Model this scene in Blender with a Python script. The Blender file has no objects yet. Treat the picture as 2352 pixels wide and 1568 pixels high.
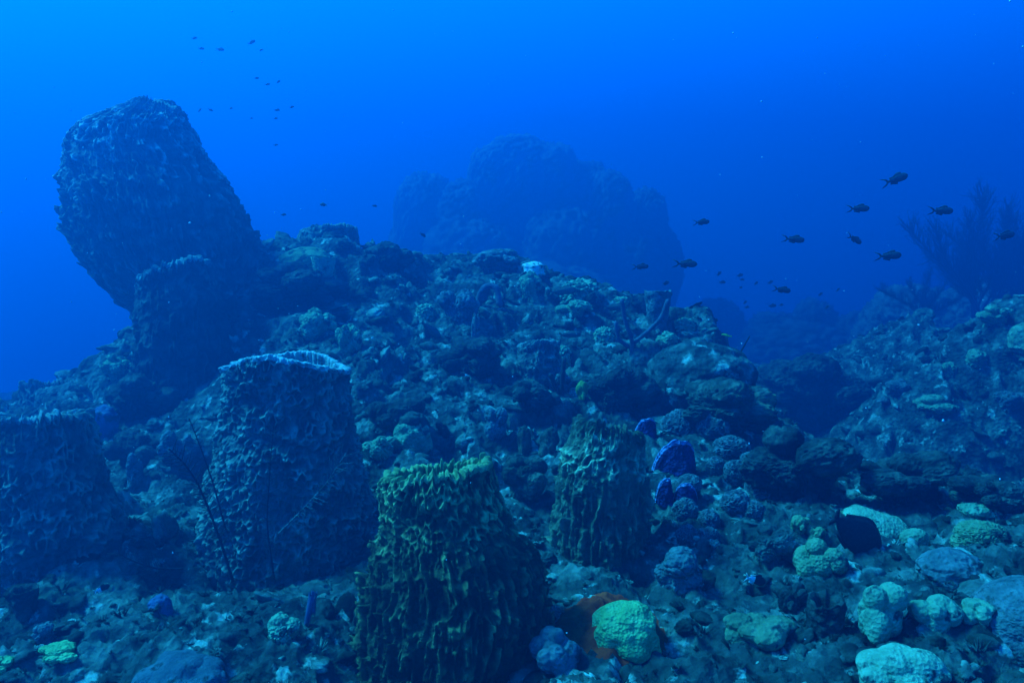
import bpy, bmesh, math, random
import numpy as np
from mathutils import Vector, Matrix, Euler

R = math.radians
random.seed(7)
scene = bpy.context.scene
col = scene.collection

# ------------------------------------------------------------------ camera, light, exposure
CAM = np.array((0.0, 0.0, 1.6)); PITCH = R(6.0); TAN = math.tan(R(35.0)); S = TAN / 1176.0
cam_d = bpy.data.cameras.new('camera'); cam = bpy.data.objects.new('camera', cam_d); col.objects.link(cam)
cam.location = CAM; cam.rotation_euler = (R(90) - PITCH, 0, 0)
cam_d.sensor_width = 36.0; cam_d.lens = 18.0 / TAN; cam_d.clip_start = 0.05; cam_d.clip_end = 400
scene.camera = cam

SUN_DIR = Vector((-0.61, 0.12, 0.78)).normalized()          # towards the light
w = bpy.data.worlds.new('World'); scene.world = w; w.use_nodes = True
nt = w.node_tree; nt.nodes.clear()
wo = nt.nodes.new('ShaderNodeOutputWorld'); wb = nt.nodes.new('ShaderNodeBackground')
tc = nt.nodes.new('ShaderNodeTexCoord'); sp = nt.nodes.new('ShaderNodeSeparateXYZ')
nt.links.new(tc.outputs['Generated'], sp.inputs[0])
mr = nt.nodes.new('ShaderNodeMapRange'); mr.inputs[1].default_value = -1; mr.inputs[2].default_value = 1
nt.links.new(sp.outputs['Z'], mr.inputs[0])
rp = nt.nodes.new('ShaderNodeValToRGB'); e = rp.color_ramp.elements
def zpos(z): return (z + 1) / 2
stops = [(-1, (.0, .002, .015)), (-.3, (.0, .024, .18)), (-.08, (.0, .13, .80)), (.06, (.0, .165, .90)),
         (.20, (.0, .150, .76)), (.38, (.0, .175, .70)), (.56, (.0, .15, .50)), (.75, (.0, .08, .22)), (1, (.001, .07, .17))]
e[0].position = zpos(stops[0][0]); e[0].color = (*stops[0][1], 1)
e[1].position = 1; e[1].color = (*stops[-1][1], 1)
for z, c in stops[1:-1]:
    q = e.new(zpos(z)); q.color = (*c, 1)
nt.links.new(mr.outputs[0], rp.inputs[0])
dt = nt.nodes.new('ShaderNodeVectorMath'); dt.operation = 'DOT_PRODUCT'
nt.links.new(tc.outputs['Generated'], dt.inputs[0]); dt.inputs[1].default_value = Vector((-.62, .70, .35)).normalized()
m2 = nt.nodes.new('ShaderNodeMapRange'); m2.inputs[1].default_value = 0.3; m2.inputs[2].default_value = 1.0
m2.inputs[3].default_value = 0.92; m2.inputs[4].default_value = 1.03
nt.links.new(dt.outputs['Value'], m2.inputs[0])
vm = nt.nodes.new('ShaderNodeVectorMath'); vm.operation = 'SCALE'
nt.links.new(rp.outputs[0], vm.inputs[0]); nt.links.new(m2.outputs[0], vm.inputs['Scale'])
nt.links.new(vm.outputs[0], wb.inputs[0]); wb.inputs[1].default_value = 1.0
nt.links.new(wb.outputs[0], wo.inputs[0])

sd = bpy.data.lights.new('sun', 'SUN'); sun = bpy.data.objects.new('sun', sd); col.objects.link(sun)
sd.energy = 5.0; sd.angle = R(14); sd.color = (0.024, 0.60, 0.88)
sun.rotation_euler = SUN_DIR.to_track_quat('Z', 'Y').to_euler()

scene.view_settings.view_transform = 'Standard'; scene.view_settings.look = 'None'
scene.view_settings.exposure = 2.25; scene.view_settings.gamma = 1.0
cy = scene.cycles
cy.max_bounces = 4; cy.diffuse_bounces = 2; cy.glossy_bounces = 2; cy.transmission_bounces = 2
cy.transparent_max_bounces = 6; cy.volume_bounces = 0; cy.use_denoising = True

# ------------------------------------------------------------------ numpy noise
U = np.uint32
def hsh(ix, iy, iz, seed=0):
    with np.errstate(over='ignore'):
        h = (ix.astype(np.int64) & 0xffffffff).astype(U) * U(374761393) + (iy.astype(np.int64) & 0xffffffff).astype(U) * U(668265263) \
            + (iz.astype(np.int64) & 0xffffffff).astype(U) * U(2246822519) + U(seed * 3266489 + 12345)
        h = (h ^ (h >> U(15))) * U(2246822519)
        h = (h ^ (h >> U(13))) * U(3266489917)
        return h ^ (h >> U(16))
def h01(ix, iy, iz, seed=0): return hsh(ix, iy, iz, seed).astype(np.float64) / 4294967295.0
def perlin(P, seed=0):
    I = np.floor(P).astype(np.int64); f = P - I
    q = f * f * f * (f * (f * 6 - 15) + 10)
    out = 0
    for dx in (0, 1):
        wx = q[:, 0] if dx else 1 - q[:, 0]
        for dy in (0, 1):
            wy = q[:, 1] if dy else 1 - q[:, 1]
            for dz in (0, 1):
                wz = q[:, 2] if dz else 1 - q[:, 2]
                h = hsh(I[:, 0] + dx, I[:, 1] + dy, I[:, 2] + dz, seed)
                g = ((h & U(255)).astype(float) / 127.5 - 1) * (f[:, 0] - dx) + (((h >> U(8)) & U(255)).astype(float) / 127.5 - 1) * (f[:, 1] - dy) \
                    + (((h >> U(16)) & U(255)).astype(float) / 127.5 - 1) * (f[:, 2] - dz)
                out = out + wx * wy * wz * g
    return out
def fbm(P, oct=4, seed=0, gain=.5, ridged=False):
    o, a, n = 0, 1, 0
    for k in range(oct):
        v = perlin(P * 2.03 ** k + 17.3 * k, seed + k)
        if ridged: v = 1 - 2.2 * np.abs(v)
        o = o + a * v; n += a; a *= gain
    return o / n
def worley(P, seed=0, dim=3):
    I = np.floor(P).astype(np.int64); f = P - I
    F1 = np.full(len(P), 9.0); F2 = F1.copy(); ID = np.zeros(len(P), U)
    for dx in (-1, 0, 1):
        for dy in (-1, 0, 1):
            for dz in ((-1, 0, 1) if dim == 3 else (0,)):
                h = hsh(I[:, 0] + dx, I[:, 1] + dy, I[:, 2] + dz if dim == 3 else I[:, 2] * 0, seed)
                d = (dx + (h & U(1023)).astype(float) / 1023 - f[:, 0]) ** 2 + (dy + ((h >> U(10)) & U(1023)).astype(float) / 1023 - f[:, 1]) ** 2
                if dim == 3: d = d + (dz + ((h >> U(20)) & U(1023)).astype(float) / 1023 - f[:, 2]) ** 2
                n = d < F1
                F2 = np.where(n, F1, np.minimum(F2, d)); F1 = np.where(n, d, F1); ID = np.where(n, h, ID)
    return np.sqrt(F1), np.sqrt(F2), ID
def sst(a, b, x):
    t = np.clip((x - a) / (b - a), 0, 1); return t * t * (3 - 2 * t)

# ------------------------------------------------------------------ mesh helpers
def mesh(name, V, F, m, parent=None, attrs=None, smooth=True, loc=None):
    V = np.asarray(V, float); me = bpy.data.meshes.new(name)
    Fs = F if isinstance(F, list) else [F]
    Fs = [np.asarray(f, np.int32) for f in Fs if len(f)]
    me.vertices.add(len(V)); me.vertices.foreach_set('co', V.astype(np.float32).ravel())
    nl = sum(f.size for f in Fs); npoly = sum(len(f) for f in Fs)
    me.loops.add(nl); me.loops.foreach_set('vertex_index', np.concatenate([f.ravel() for f in Fs]))
    tot = np.concatenate([np.full(len(f), f.shape[1], np.int32) for f in Fs])
    st = np.concatenate([[0], np.cumsum(tot)[:-1]]).astype(np.int32)
    me.polygons.add(npoly); me.polygons.foreach_set('loop_start', st); me.polygons.foreach_set('loop_total', tot)
    me.update(calc_edges=True); me.validate()
    me.polygons.foreach_set('use_smooth', np.full(len(me.polygons), smooth, bool))
    for k, a in (attrs or {}).items():
        at_ = me.attributes.new(k, 'FLOAT', 'POINT'); at_.data.foreach_set('value', np.asarray(a, np.float32))
    if m is not None: me.materials.append(m)
    o = bpy.data.objects.new(name, me); col.objects.link(o)
    if parent: o.parent = parent
    if loc is not None: o.location = loc
    return o
def tag(o, label=None, cat=None, group=None, kind=None):
    if label: o['label'] = label
    if cat: o['category'] = cat
    if group: o['group'] = group
    if kind: o['kind'] = kind
    return o
def empty(name, loc):
    o = bpy.data.objects.new(name, None); col.objects.link(o); o.location = loc; o.empty_display_size = .1; return o
def gridf(nr, nc, wrap=False):
    i = np.arange(nr - 1)[:, None]; j = np.arange(nc if wrap else nc - 1)[None, :]
    a = i * nc + j; b = i * nc + (j + 1) % nc
    return np.stack([a, b, b + nc, a + nc], -1).reshape(-1, 4)
_ico = {}
def ico(n):
    if n not in _ico:
        bm = bmesh.new(); bmesh.ops.create_icosphere(bm, subdivisions=n, radius=1)
        _ico[n] = (np.array([v.co[:] for v in bm.verts]), np.array([[v.index for v in f.verts] for f in bm.faces])); bm.free()
    return _ico[n]
class Tubes:
    def __init__(s): s.V = []; s.F = []; s.n = 0
    def add(s, pts, rad, sides=6):
        pts = np.asarray(pts, float); n = len(pts); rad = np.broadcast_to(np.asarray(rad, float), (n,))
        T = np.gradient(pts, axis=0); T /= np.linalg.norm(T, axis=1)[:, None] + 1e-9
        ref = np.array((0.31, 0.9, 0.2)); A = np.cross(T, ref); A /= np.linalg.norm(A, axis=1)[:, None] + 1e-9; B = np.cross(T, A)
        th = np.arange(sides) * 2 * math.pi / sides
        V = pts[:, None] + rad[:, None, None] * (np.cos(th)[None, :, None] * A[:, None] + np.sin(th)[None, :, None] * B[:, None])
        V = np.concatenate([V.reshape(-1, 3), pts[:1] - T[:1] * rad[0] * .5, pts[-1:] + T[-1:] * rad[-1] * .9])
        q = gridf(n, sides, True); j = np.arange(sides); k = (j + 1) % sides; b0 = n * sides; e0 = (n - 1) * sides
        tri = np.concatenate([np.stack([k, j, j * 0 + b0], 1), np.stack([e0 + j, e0 + k, j * 0 + b0 + 1], 1)])
        s.V.append(V); s.F.append((q + s.n, tri + s.n)); s.n += len(V)
    def data(s): return np.concatenate(s.V), [np.concatenate([f[0] for f in s.F]), np.concatenate([f[1] for f in s.F])]

def at(px, py, Y):
    u = (px - 1176) * S; v = -(py - 784) * S
    t = Y / (math.cos(PITCH) + v * math.sin(PITCH))
    return np.array((u * t, Y, CAM[2] + t * (v * math.cos(PITCH) - math.sin(PITCH))))

# ------------------------------------------------------------------ materials
DIRT = ((.04, .055, .05), 16, .55)
def mat(name, c1, c2, c3=None, scale=6.0, bump=.4, bscale=40.0, rough=.85, spots=None, tip=None, shade=False, vor=0.0, detail=8):
    m = bpy.data.materials.new(name); m.use_nodes = True; t = m.node_tree; N = t.nodes; Lk = t.links
    b = N['Principled BSDF']; b.inputs['Roughness'].default_value = rough; b.inputs['Specular IOR Level'].default_value = .15
    co = N.new('ShaderNodeTexCoord')
    n1 = N.new('ShaderNodeTexNoise'); n1.inputs['Scale'].default_value = scale; n1.inputs['Detail'].default_value = detail; n1.inputs['Roughness'].default_value = .65
    Lk.new(co.outputs['Object'], n1.inputs['Vector'])
    r = N.new('ShaderNodeValToRGB'); el = r.color_ramp.elements
    el[0].position = .34; el[0].color = (*c1, 1); el[1].position = .66; el[1].color = (*(c3 or c2), 1)
    if c3: q = el.new(.5); q.color = (*c2, 1)
    Lk.new(n1.outputs['Fac'], r.inputs[0]); out = r.outputs[0]
    def mixc(fac, a, bcol):
        x = N.new('ShaderNodeMix'); x.data_type = 'RGBA'
        Lk.new(fac, x.inputs['Factor']); Lk.new(a, x.inputs['A'])
        if isinstance(bcol, tuple): x.inputs['B'].default_value = (*bcol, 1)
        else: Lk.new(bcol, x.inputs['B'])
        return x.outputs['Result']
    if spots:
        c, sc_, th = spots
        n2 = N.new('ShaderNodeTexNoise'); n2.inputs['Scale'].default_value = sc_; n2.inputs['Detail'].default_value = 5; n2.inputs['Roughness'].default_value = .6
        Lk.new(co.outputs['Object'], n2.inputs['Vector'])
        g = N.new('ShaderNodeMapRange'); g.inputs[1].default_value = th; g.inputs[2].default_value = th + .08
        Lk.new(n2.outputs['Fac'], g.inputs[0]); out = mixc(g.outputs[0], out, c)
    if tip:
        a = N.new('ShaderNodeAttribute'); a.attribute_name = 'tip'
        out = mixc(a.outputs['Fac'], out, tip)
    if shade:
        a = N.new('ShaderNodeAttribute'); a.attribute_name = 'tone'
        x = N.new('ShaderNodeVectorMath'); x.operation = 'SCALE'; Lk.new(out, x.inputs[0]); Lk.new(a.outputs['Fac'], x.inputs['Scale']); out = x.outputs[0]
    Lk.new(out, b.inputs['Base Color'])
    nb = N.new('ShaderNodeTexNoise'); nb.inputs['Scale'].default_value = bscale; nb.inputs['Detail'].default_value = 6; nb.inputs['Roughness'].default_value = .7
    Lk.new(co.outputs['Object'], nb.inputs['Vector']); hgt = nb.outputs['Fac']
    if vor:
        vo = N.new('ShaderNodeTexVoronoi'); vo.inputs['Scale'].default_value = vor
        Lk.new(co.outputs['Object'], vo.inputs['Vector'])
        ad = N.new('ShaderNodeMath'); ad.operation = 'ADD'; Lk.new(hgt, ad.inputs[0]); Lk.new(vo.outputs['Distance'], ad.inputs[1]); hgt = ad.outputs[0]
    bp = N.new('ShaderNodeBump'); bp.inputs['Strength'].default_value = bump; bp.inputs['Distance'].default_value = .02
    Lk.new(hgt, bp.inputs['Height']); Lk.new(bp.outputs[0], b.inputs['Normal'])
    return m

M = {}
M['reef'] = mat('reef_rock', (.012, .018, .017), (.05, .07, .062), (.17, .22, .18), scale=5, bump=1.0, bscale=30, spots=((.32, .40, .34), 9, .585), vor=26)
M['growth'] = mat('reef_growth', (.014, .02, .018), (.06, .085, .07), (.20, .26, .21), scale=7, bump=.8, bscale=45, shade=True)
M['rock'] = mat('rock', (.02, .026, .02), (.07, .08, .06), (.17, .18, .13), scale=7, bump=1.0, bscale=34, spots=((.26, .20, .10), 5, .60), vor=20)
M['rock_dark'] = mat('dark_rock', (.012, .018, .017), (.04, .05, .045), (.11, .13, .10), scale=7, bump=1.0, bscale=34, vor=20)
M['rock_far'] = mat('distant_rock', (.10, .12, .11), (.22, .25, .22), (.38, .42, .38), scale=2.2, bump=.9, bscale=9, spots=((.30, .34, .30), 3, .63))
M['green'] = mat('green_coral', (.12, .27, .09), (.19, .39, .14), (.28, .50, .20), scale=9, bump=.5, bscale=60, vor=90)
M['yellowgreen'] = mat('yellow_green_coral', (.12, .17, .08), (.19, .26, .13), (.27, .34, .18), scale=11, bump=.5, bscale=60, vor=80, spots=DIRT)
M['teal'] = mat('teal_coral', (.10, .17, .10), (.20, .31, .18), (.32, .44, .26), scale=9, bump=.5, bscale=50, vor=70, spots=DIRT)
M['pale'] = mat('pale_coral', (.16, .25, .15), (.27, .38, .23), (.38, .50, .31), scale=10, bump=.5, bscale=60, vor=80, spots=DIRT)
M['white'] = mat('white_coral', (.50, .56, .50), (.70, .74, .66), (.80, .82, .76), scale=12, bump=.4, bscale=50, spots=DIRT)
M['dull'] = mat('dull_coral', (.05, .075, .075), (.12, .15, .15), (.21, .25, .24), scale=9, bump=.5, bscale=50, vor=60, spots=DIRT)
M['olive'] = mat('olive_coral', (.07, .09, .05), (.15, .19, .10), (.26, .32, .18), scale=8, bump=.5, bscale=50, vor=60, spots=DIRT)
M['orange'] = mat('orange_sponge', (.55, .025, .008), (.85, .05, .012), (.92, .08, .02), scale=9, bump=.5, bscale=40)
M['purple'] = mat('violet_sponge', (.02, .012, .06), (.035, .022, .11), (.06, .04, .17), scale=8, bump=1.0, bscale=45, vor=60, tip=(.30, .30, .55))
M['blue'] = mat('blue_sponge', (.04, .06, .12), (.08, .11, .2), (.16, .2, .3), scale=9, bump=.4, bscale=50, spots=DIRT)
M['netted'] = mat('netted_sponge', (.02, .025, .028), (.05, .055, .06), (.10, .11, .11), scale=10, bump=.7, bscale=60, tip=(.19, .22, .22), spots=DIRT)
M['lime'] = mat('lime_sponge', (.13, .19, .04), (.20, .27, .06), (.26, .34, .09), scale=9, bump=.4, bscale=50)
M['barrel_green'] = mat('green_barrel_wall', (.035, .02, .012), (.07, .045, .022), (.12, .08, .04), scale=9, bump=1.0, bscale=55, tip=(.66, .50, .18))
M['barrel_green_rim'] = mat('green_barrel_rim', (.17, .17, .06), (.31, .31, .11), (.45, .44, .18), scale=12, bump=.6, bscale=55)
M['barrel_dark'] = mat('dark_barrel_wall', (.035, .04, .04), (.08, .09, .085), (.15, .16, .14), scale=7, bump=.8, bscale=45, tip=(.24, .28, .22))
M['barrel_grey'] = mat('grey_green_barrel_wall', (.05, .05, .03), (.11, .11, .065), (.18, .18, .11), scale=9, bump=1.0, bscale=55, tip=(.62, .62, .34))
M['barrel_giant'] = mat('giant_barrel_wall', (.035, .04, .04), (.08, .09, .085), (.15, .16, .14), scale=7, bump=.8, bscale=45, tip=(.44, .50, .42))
M['barrel_dark_shaded'] = mat('shaded_barrel_wall', (.02, .024, .024), (.045, .052, .05), (.08, .09, .08), scale=7, bump=.8, bscale=45, tip=(.12, .14, .11))  # dark sponge, wall and ridge tips darkened further: shadow put into the colour
M['barrel_pale_rim'] = mat('pale_barrel_rim', (.24, .29, .26), (.40, .46, .41), (.56, .62, .55), scale=12, bump=.6, bscale=55, spots=DIRT)
M['barrel_dark_rim'] = mat('dark_barrel_rim', (.10, .12, .11), (.20, .23, .20), (.34, .38, .33), scale=12, bump=.6, bscale=55)
M['cavity'] = mat('barrel_cavity', (.03, .035, .03), (.08, .09, .08), scale=8, bump=.6, bscale=40)
M['black'] = mat('black_coral', (.012, .015, .02), (.03, .035, .04), scale=20, bump=.3)
M['gorgonian'] = mat('dark_sea_plume', (.02, .025, .03), (.05, .06, .06), scale=10, bump=.3)
M['rope'] = mat('rope_sponge', (.05, .05, .07), (.10, .10, .13), (.16, .17, .2), scale=14, bump=.5)
M['fish'] = mat('dark_fish_skin', (.03, .035, .04), (.06, .065, .07), (.10, .11, .11), scale=9, bump=.1, rough=.5)
M['fish_olive'] = mat('olive_fish_skin', (.05, .06, .05), (.09, .10, .08), (.14, .15, .11), scale=18, bump=.1, rough=.5)
M['fish_black'] = mat('black_fish_skin', (.012, .012, .014), (.022, .022, .025), (.05, .05, .05), scale=30, bump=.15, rough=.5)
M['fish_white'] = mat('white_fish_tail', (.6, .64, .62), (.78, .8, .78), scale=18, bump=.1, rough=.5)
M['fish_yellow'] = mat('yellow_fish_skin', (.55, .6, .06), (.75, .78, .10), scale=18, bump=.1, rough=.5)
M['eye'] = mat('fish_eye', (.01, .01, .012), (.02, .02, .02), bump=0, rough=.2)
M['fuzzy'] = mat('fuzzy_sponge', (.06, .10, .12), (.11, .16, .18), (.18, .24, .26), scale=14, bump=.9, bscale=120, spots=DIRT)
M['snow'] = mat('drifting_particle', (.75, .42, .40), (.9, .62, .6), scale=30, bump=.1)
M['snow_pale'] = mat('pale_particle', (.5, .5, .5), (.7, .7, .7), scale=30, bump=.1)

# ------------------------------------------------------------------ reef floor: height field through surveyed points
ctl = [(-300,1700,2.3),(0,1568,2.4),(600,1568,2.3),(1040,1660,2.45),(1250,1568,2.4),(1800,1568,2.25),(2352,1568,2.15),(2800,1600,2.1),
 (0,1330,3.05),(300,1300,3.15),(-300,1300,3.2),(0,1150,3.95),(350,1100,4.4),(250,970,5.2),(290,870,5.9),(330,770,6.2),(450,740,6.1),(520,640,6.2),
 (100,945,6.0),(-100,945,6.2),(-500,980,6),(650,1330,3.3),(900,1350,3.0),(1000,1150,3.7),(1000,1050,4.15),(1000,900,5.0),(1000,800,5.7),(1000,700,6.4),
 (1000,645,7.0),(1200,610,7.6),(700,575,6.8),(800,560,7.0),(900,590,7.1),(620,575,6.5),(600,700,6.0),(560,900,5.0),(700,1000,4.4),(1300,655,7.4),(1350,700,6.6),(1450,735,6.6),(1550,785,6.3),
 (1450,708,7.2),(1580,780,6.9),(1400,800,6.0),(1400,900,5.3),(1650,800,6.7),(1700,860,6.4),(1700,930,5.6),(1500,1020,4.4),(1300,1050,4.1),(1750,1080,4.2),(1850,1010,4.7),
 (2000,1110,4.3),(2200,1120,4.3),(2352,1170,4.0),(2700,1200,3.8),
 (2060,905,8.0),(2100,900,9.2),(2250,800,9.0),(2352,730,9.2),(2180,860,10.5),(1950,930,9.5),(2110,985,7.6),(2200,870,7.7),(2300,750,7.8),(2352,690,7.9),(2500,620,7.9),(2800,560,7.6),
 (1500,1350,3.0),(1700,1200,3.5),(1900,1210,3.4),(2100,1190,3.55),(2352,1260,3.05),(2200,1400,2.55),(2352,1450,2.35),(2700,1400,2.4)]
cp = [at(*c) for c in ctl]
for x, y, z in [(2.2,5.7,-.9),(3.2,5.5,-1.5),(4.3,5.3,-1.5),(2.4,6.8,-1.3),(3.2,6.8,-1.7),(4.3,6.6,-1.7),(5.4,6.6,-1.2),(2.3,8.6,-1.0),(3.2,8.6,-1.3),(5.8,5.2,-1.0),(7.5,5.6,-.6),(-8,6,-.6),(-8,2,.1),(-4,1,.1),(0,0,.05),(0,-3,0),(4,1,.1),(8,2,.6),(-6,-3,0),(6,-3,.2),(-5,9,-.9),(-2.6,8.6,.3),(-1,9,.8),(.5,9.6,.7),(2,9.2,.2),(3.5,11,-.6),
                (-9,12,-1.4),(-3,13,-1),(0,12.5,-.6),(3,15,-.8),(8,13,-.2),(8,8,1.6),(6.2,10.5,.5),(10,6,2),(-14,20,-2),(0,20,-1.4),(14,20,-1.5),(0,32,-2),(-20,34,-2),(20,34,-2),(-22,6,-1.5),(22,6,1.2),(24,16,-1),(-30,18,-2)]:
    cp.append(np.array((x, y, z)))
cp = np.array(cp)
def tps(r2): return np.where(r2 > 1e-12, r2 * np.log(np.maximum(r2, 1e-12)), 0)
_d2 = ((cp[:, None, :2] - cp[None, :, :2]) ** 2).sum(-1); _n = len(cp)
_A = np.zeros((_n + 3, _n + 3)); _A[:_n, :_n] = tps(_d2) + np.eye(_n) * .004
_A[:_n, _n] = 1; _A[:_n, _n+1:] = cp[:, :2]; _A[_n, :_n] = 1; _A[_n+1:, :_n] = cp[:, :2].T
_w = np.linalg.solve(_A, np.concatenate([cp[:, 2], [0, 0, 0]]))
def base_h(XY):
    out = np.empty(len(XY))
    for i in range(0, len(XY), 40000):
        q = XY[i:i+40000]
        out[i:i+40000] = tps(((q[:, None] - cp[None, :, :2]) ** 2).sum(-1)) @ _w[:_n] + _w[_n] + q @ _w[_n+1:]
    return np.clip(out, -2.4, 3.2)
APEX = -3.0
na, nr_ = 1000, 1000
ang = np.linspace(R(-62), R(62), na); rad = np.geomspace(2.2, 27, nr_)
A_, R_ = np.meshgrid(ang, rad)
XY = np.stack([(np.sin(A_) * R_).ravel(), (APEX + np.cos(A_) * R_).ravel()], 1)
Hh = base_h(XY)
P3 = np.column_stack([XY, Hh * .6])
wob = np.stack([fbm(P3 * 2.2, 3, 91), fbm(P3 * 2.2, 3, 92), fbm(P3 * 2.2, 3, 93)], 1)
Q = P3 + wob * .22
f1, f2, _ = worley(Q * 1.7, 5, 2); lump1 = np.sqrt(np.clip(1 - f1 ** 2 * 1.15, 0, 1))
f1, f2, _ = worley(Q * 4.1, 6, 2); lump2 = np.sqrt(np.clip(1 - f1 ** 2 * 1.2, 0, 1))
f1, f2, _ = worley(Q * 11., 8, 2); lump3 = np.sqrt(np.clip(1 - f1 ** 2 * 1.3, 0, 1))
rgh = sst(-.25, .25, fbm(P3 * .9, 3, 31))
Z = Hh + .10 * (lump1 - .6) + (.03 + .10 * rgh) * (lump2 - .6) + (.012 + .035 * rgh) * (lump3 - .6) \
    + .10 * fbm(P3 * 1.5, 3, 40) + .09 * fbm(P3 * 5, 4, 41, .6) + .045 * fbm(P3 * 14, 5, 42, .62, True) \
    - .42 * sst(.10, .42, fbm(P3 * 1.9 + 5, 2, 47)) * sst(3.4, 4.4, XY[:, 1]) - .15 * sst(.10, .38, fbm(P3 * 4.6 + 8, 2, 48)) * sst(1.5, 3.4, XY[:, 1])
qz = Z * 4.2 + 1.6 * fbm(P3 * 1.3 + 3, 3, 55); fz = qz - np.floor(qz)
Z = Z + (sst(.50, .95, fz) - fz) / 4.2 * .75 * sst(3.3, 4.3, XY[:, 1]) * sst(-.3, .2, fbm(P3 * 1.1 + 11, 2, 58))
Z = Z + .018 * fbm(P3 * 34, 3, 59, .6) * 2
TV = np.column_stack([XY + wob[:, :2] * .12 + np.stack([fbm(P3 * 9, 3, 95), fbm(P3 * 9, 3, 96)], 1) * .05, Z])
reef = tag(mesh('reef_floor', TV, gridf(nr_, na)[:, ::-1], M['reef']), kind='structure')
bpy.context.view_layer.update()

def hit(px, py, fallback=6.0):
    p = Vector(at(px, py, 1.0)) - Vector(CAM); p.normalize()
    ok, loc, nrm, idx = reef.ray_cast(Vector(CAM), p, distance=60)
    return np.array(loc) if ok else at(px, py, fallback)
def ground(x, y):
    ok, loc, nrm, idx = reef.ray_cast(Vector((x, y, 20)), Vector((0, 0, -1)))
    return loc.z if ok else 0.0

# ------------------------------------------------------------------ barrel sponges
def fins(theta, z, P, layers, seed):
    d = np.zeros(len(theta)); amax = max(l[2] for l in layers)
    wv = perlin(P * 5, seed + 3) * .8 + perlin(P * 14, seed + 4) * .45 + perlin(P * 33, seed + 8) * .12
    for li, (nc, Lz, A, wd) in enumerate(layers):
        uu = theta / (2 * math.pi) * nc + wv * 1.1
        c = np.floor(uu).astype(np.int64); x = np.abs(uu - c - .5); c = c % nc; o = c * 0 + li
        Lc = Lz * (.6 + .8 * h01(c, o, o, seed)); v = z / Lc + 9 * h01(c, o, o, seed + 1)
        sg = np.floor(v).astype(np.int64); s = v - sg; a = h01(c, sg, o, seed + 2)
        pr = np.clip(1 - x / wd, 0, 1)
        d = np.maximum(d, A * np.clip(2.2 * a - 1.0, 0, 1.1) * pr ** .9 * (.10 + .90 * s ** 1.3) * (1 - sst(.90, 1, s)))
    return d, d / amax
def barrel(name, label, Y, outline, lean=(0, 0), saddle=0, inset=.02, sink=.15, layers=(), pits=(.02, 16), pit_zone=(.5, .8), teeth=.03, undul=.03, tilt=(0, 0), thick=.06,
           mats=('barrel_dark', 'barrel_dark_rim', 'cavity'), ntheta=420, nz=260, seed=1, cat='barrel sponge', group='barrel sponges on the reef', oval=1.0, depth=.55, rim_t=.955, upk=.6, rough=.03, pz=.62):
    th = np.arange(ntheta) * 2 * math.pi / ntheta; th = th - .5 * np.sin(th + math.pi / 2)
    oy, ol, orr = np.array(outline, float)[::-1].T
    zs = np.array([topz(1176, q, Y) for q in oy]); xl = np.array([at(q, 784, Y)[0] for q in ol]); xr = np.array([at(q, 784, Y)[0] for q in orr])
    bx = (xl[0] + xr[0]) / 2; bz = min(zs[0], ground(bx, Y) - sink); H = zs[-1] - bz
    base = (bx, Y, bz); pt = (zs - bz) / H; pr = (xr - xl) / 2 - inset; pc = (xl + xr) / 2 - bx
    ring = np.column_stack([np.cos(th) * 1.5, np.sin(th) * 1.5, th * 0 + seed])
    und = undul * fbm(ring, 2, seed + 9) * 2 + tilt[0] * np.cos(th) + tilt[1] * np.sin(th) - saddle * np.cos(2 * th)
    tt = teeth * (np.clip(fbm(ring * 9, 2, seed + 12) * 1.6 + .35, 0, 1) ** 1.3)
    t = np.concatenate([np.linspace(0, .9, nz - 40), np.linspace(.9, 1, 41)[1:]])
    r = np.interp(t, pt, pr); pcx = np.interp(t, pt, pc)
    k = np.exp(-np.arange(-10, 11) ** 2 / 40); k /= k.sum(); r = np.convolve(np.pad(r, 10, 'edge'), k, 'valid'); pcx = np.convolve(np.pad(pcx, 10, 'edge'), k, 'valid')
    TT, TH = np.meshgrid(t, th, indexing='ij'); RR = np.repeat(r[:, None], ntheta, 1)
    flat = lambda a: a.ravel()
    TTf, THf, RRf = flat(TT), flat(TH), flat(RR)
    Zf = TTf * (H + np.tile(und, len(t)))
    P = np.column_stack([RRf * np.cos(THf), RRf * np.sin(THf), Zf])
    RRf = RRf * (1 + .05 * fbm(P * 1.6 / max(pr), 2, seed + 20) * 2) + rough * 2 * fbm(P * 6, 3, seed + 21)
    d, tip = fins(THf, Zf, P, layers, seed) if layers else (np.zeros(len(Zf)), np.zeros(len(Zf)))
    Pw = P + .28 / pits[1] * np.column_stack([perlin(P * 9, seed + 5), perlin(P * 9, seed + 6), perlin(P * 9, seed + 7)]) * 2
    f1, f2, _ = worley(Pw * np.array((1, 1, pz)) * pits[1], seed + 30)
    e1, e2, _ = worley(Pw * np.array((1, 1, .13)) * pits[1] * .8, seed + 64)
    wz = sst(pit_zone[0], pit_zone[1], TTf + .12 * fbm(P * 4, 2, seed + 31) * 2) if pit_zone else np.ones(len(TTf))
    cov = sst(-.30, .12, fbm(P * pits[1] * .30, 3, seed + 61))
    mk = sst(-.20, .16, perlin(P * pits[1] * .8 + 5, seed + 65))
    Ah = P * np.array((1, 1, .34 if pz > .5 else .2)) * pits[1] * .62 + .25 * np.column_stack([perlin(P * 21, seed + 66), perlin(P * 21, seed + 67), perlin(P * 21, seed + 68)])
    rg = np.clip(1 - 2.6 * np.abs(perlin(Ah + 3.1, seed + 62)), 0, 1) ** 1.2
    rg2 = np.clip(1 - 2.6 * np.abs(perlin(Ah * 2.1 + 7.7, seed + 69)), 0, 1) ** 1.2
    net = ((1 - sst(.0, .50, f2 - f1)) * wz + (1 - sst(.0, .42, e2 - e1)) * (1 - wz)) * (.40 + .60 * mk)
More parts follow.
